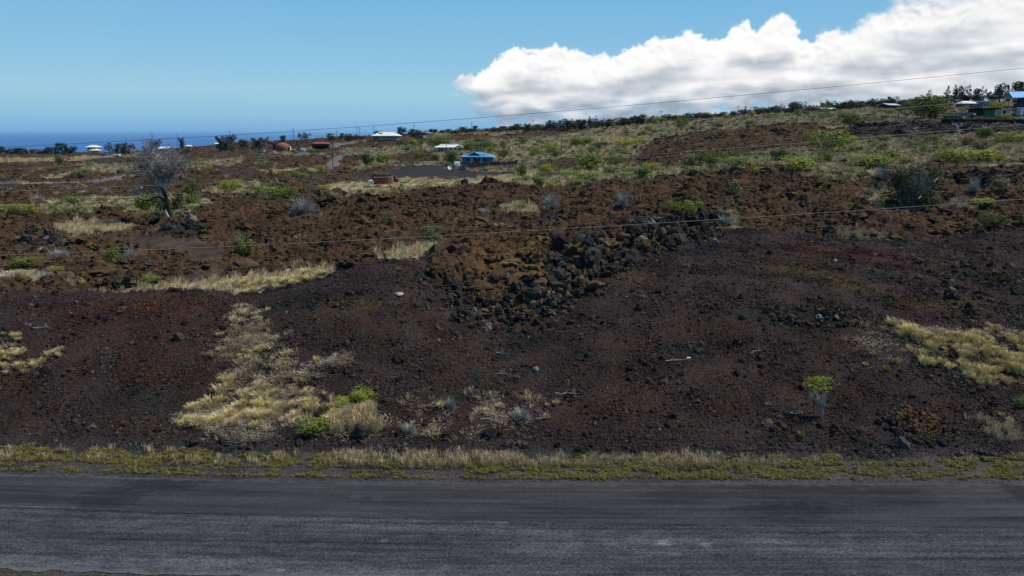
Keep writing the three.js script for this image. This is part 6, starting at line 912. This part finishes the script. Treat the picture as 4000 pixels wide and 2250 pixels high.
{ const p = at(460, 690), t = thing('round_sign', 'small white round marker beside the left gravel drive', 'marker', null, p[0] - 0.6, land(p[0], p[1]), -p[1]); const g = new THREE.CylinderGeometry(0.32, 0.32, 0.05, 18); g.rotateX(Math.PI / 2); mesh('disc', g, white, t).position.y = 1.1; mesh('stake', new THREE.CylinderGeometry(0.03, 0.03, 1.2, 6), barkGrey, t).position.set(0, 0.5, -0.04); }
{ const p = at(1025, 610), t = thing('junk_sheet', 'white roofing sheet over dark scrap near the dome', 'scrap', null, p[0], surf(p[0], p[1]), -p[1]), m = metres(1, p[1]); mesh('sheet', new THREE.BoxGeometry(13 * m, 0.08, 1.2), white, t).position.set(0, 5 * m, 0); mesh('scrap_pile', rockGeo(77, 2, 0.4, 0.3), toned([0.03, 0.035, 0.045]), t).scale.set(22 * m, 6 * m, 1.6); }

// ---------------------------------------------------------------- boulders that stand out
for (const [u, v, w, h, c, label, k] of [
  [1408, 1704, 92, 76, [0.034, 0.030, 0.027], 'dark pointed boulder at the foot of straw grass', 0], [756, 1732, 60, 34, [0.022, 0.021, 0.022], 'black flat boulder at the foot of left slope', 1], [866, 1728, 40, 32, [0.022, 0.02, 0.022], 'black boulder right of the flat one at left', 2], [1740, 1712, 40, 40, [0.026, 0.021, 0.02], 'dark upright rock at slope foot, middle', 3], [1912, 1704, 60, 38, [0.02, 0.02, 0.021], 'black rock under the leaning grey branch', 1], [1580, 1700, 46, 26, [0.025, 0.021, 0.02], 'low dark rock right of the pointed boulder', 2], [175, 1418, 30, 18, [0.032, 0.025, 0.028], 'dark rock inside the left yellow grass patch', 0], [362, 1678, 34, 24, [0.075, 0.085, 0.085], 'grey green stone low on the left slope', 3], [2094, 1445, 26, 16, [0.16, 0.165, 0.165], 'pale grey stone on the middle slope', 0], [2690, 1408, 18, 10, [0.5, 0.49, 0.45], 'white stone beside the pale dead branch', 1], [3262, 1028, 20, 14, [0.22, 0.215, 0.205], 'pale stone on red cinder at the right', 2], [2790, 948, 34, 26, [0.13, 0.13, 0.13], 'light grey boulder right of the black rock pile', 3], [3024, 1738, 20, 14, [0.34, 0.33, 0.31], 'white stone on dark gravel at the right verge', 1], [1550, 1058, 36, 24, [0.075, 0.048, 0.026], 'tilted brown slab on the crest left of lava tongue', 0], [1562, 1152, 34, 16, [0.34, 0.34, 0.33], 'white patched rock on the slope left of tongue', 2], [3545, 1628, 40, 28, [0.02, 0.02, 0.02], 'black boulder above the brown lava heap', 1],
  [1772, 1132, 44, 34, [0.026, 0.024, 0.026], 'black round boulder at left of the lava tongue', 0], [2290, 1020, 64, 60, [0.024, 0.023, 0.028], 'large black boulder on right flank of the tongue', 1], [2470, 1000, 52, 44, [0.02, 0.019, 0.02], 'black boulder below the rock arch on the tongue', 2], [2585, 905, 70, 44, [0.022, 0.018, 0.018], 'black boulder at upper right of the tongue', 3], [2660, 900, 80, 44, [0.02, 0.017, 0.018], 'big black boulder under the vivid shrub', 0], [2520, 975, 46, 40, [0.09, 0.06, 0.03], 'ochre boulder beside the black ones on the tongue', 1], [2200, 1150, 44, 40, [0.05, 0.05, 0.053], 'grey boulder in the rubble below the tongue', 2], [2110, 1190, 46, 36, [0.022, 0.02, 0.022], 'black boulder in the rubble below the tongue', 3], [2180, 960, 70, 44, [0.08, 0.05, 0.026], 'large brown block in middle of the tongue', 0], [2060, 1045, 90, 40, [0.078, 0.05, 0.026], 'brown overhanging slab on the lava tongue', 1], [960, 1062, 110, 44, [0.078, 0.05, 0.03], 'long brown slab above the left crest grass', 2], [1815, 730, 36, 44, [0.05, 0.033, 0.023], 'dark lava spire standing on the far rim', 3], [3030, 672, 70, 34, [0.075, 0.043, 0.027], 'rounded brown lava knob on the right rim', 0], [580, 815, 50, 30, [0.05, 0.033, 0.022], 'brown lava block left below the dead tree', 1], [420, 852, 64, 40, [0.055, 0.035, 0.018], 'brown lava mound left of the dead tree', 3], [850, 820, 70, 30, [0.04, 0.027, 0.02], 'dark lava block on the left far rim', 3], [3480, 800, 60, 30, [0.05, 0.033, 0.024], 'brown lava block at left foot of the dark tree', 0], [3800, 722, 70, 36, [0.04, 0.035, 0.03], 'grey slab of the black outcrop at right', 1], [3860, 735, 60, 34, [0.035, 0.033, 0.034], 'black block of the outcrop at right', 2],
]) {
  const p = at(u, v), s = metres(1, p[1]), t = mesh('boulder', boulders[k], toned(c), scene); t.position.set(p[0], surf(p[0], p[1]) + h * s * 0.22, -p[1]); t.scale.set(w * s * 0.47, h * s * 0.5, w * s * 0.4); t.rotation.y = (u * 1.7) % 6; t.rotation.z = 0.15 * ((u % 5) - 2) / 2; tag(t, label, 'boulder', 'boulders on the lava and cinder');
}
{ // heap of brown clinker near the right verge
  const R = rng(731), p = at(3630, 1716), t = thing('lava_heap', 'heap of rusty brown lava clinker near the right verge', 'rock heap', null, p[0], land(p[0], p[1]) - 0.05, -p[1]), w = metres(290, p[1]);
  const body = mesh('heap_core', rockGeo(78, 4, 0.25, 0.35, 2), toned([0.075, 0.043, 0.022]), t); body.scale.set(w * 0.5, 0.75, 1.2); body.position.set(0, 0.06, -0.9);
  for (let k = 0; k < 230; k++) { const a = R() * 6.28, q = Math.sqrt(R()) * (0.75 + 0.35 * R()), x = Math.cos(a) * q * w * 0.56, z = -0.9 + Math.sin(a) * q * 1.4, s = 0.05 + 0.13 * R() * R() + 0.03, out = q > 0.55 + 0.5 * R(), c = out ? [0.03, 0.028, 0.03] : R() > 0.85 ? [0.04, 0.04, 0.042] : [0.072 + 0.03 * R(), 0.05, 0.026]; const m = mesh('clinker', clinkers[k % 5], toned(c), t); m.position.set(x, 0.30 * (1 - q * q) + surf(p[0] + x, p[1] - z) - land(p[0], p[1]) + 0.05, z); m.rotation.set(R() * 6, R() * 6, R() * 6); m.scale.setScalar(s); }
}
renderer.render(scene, camera);
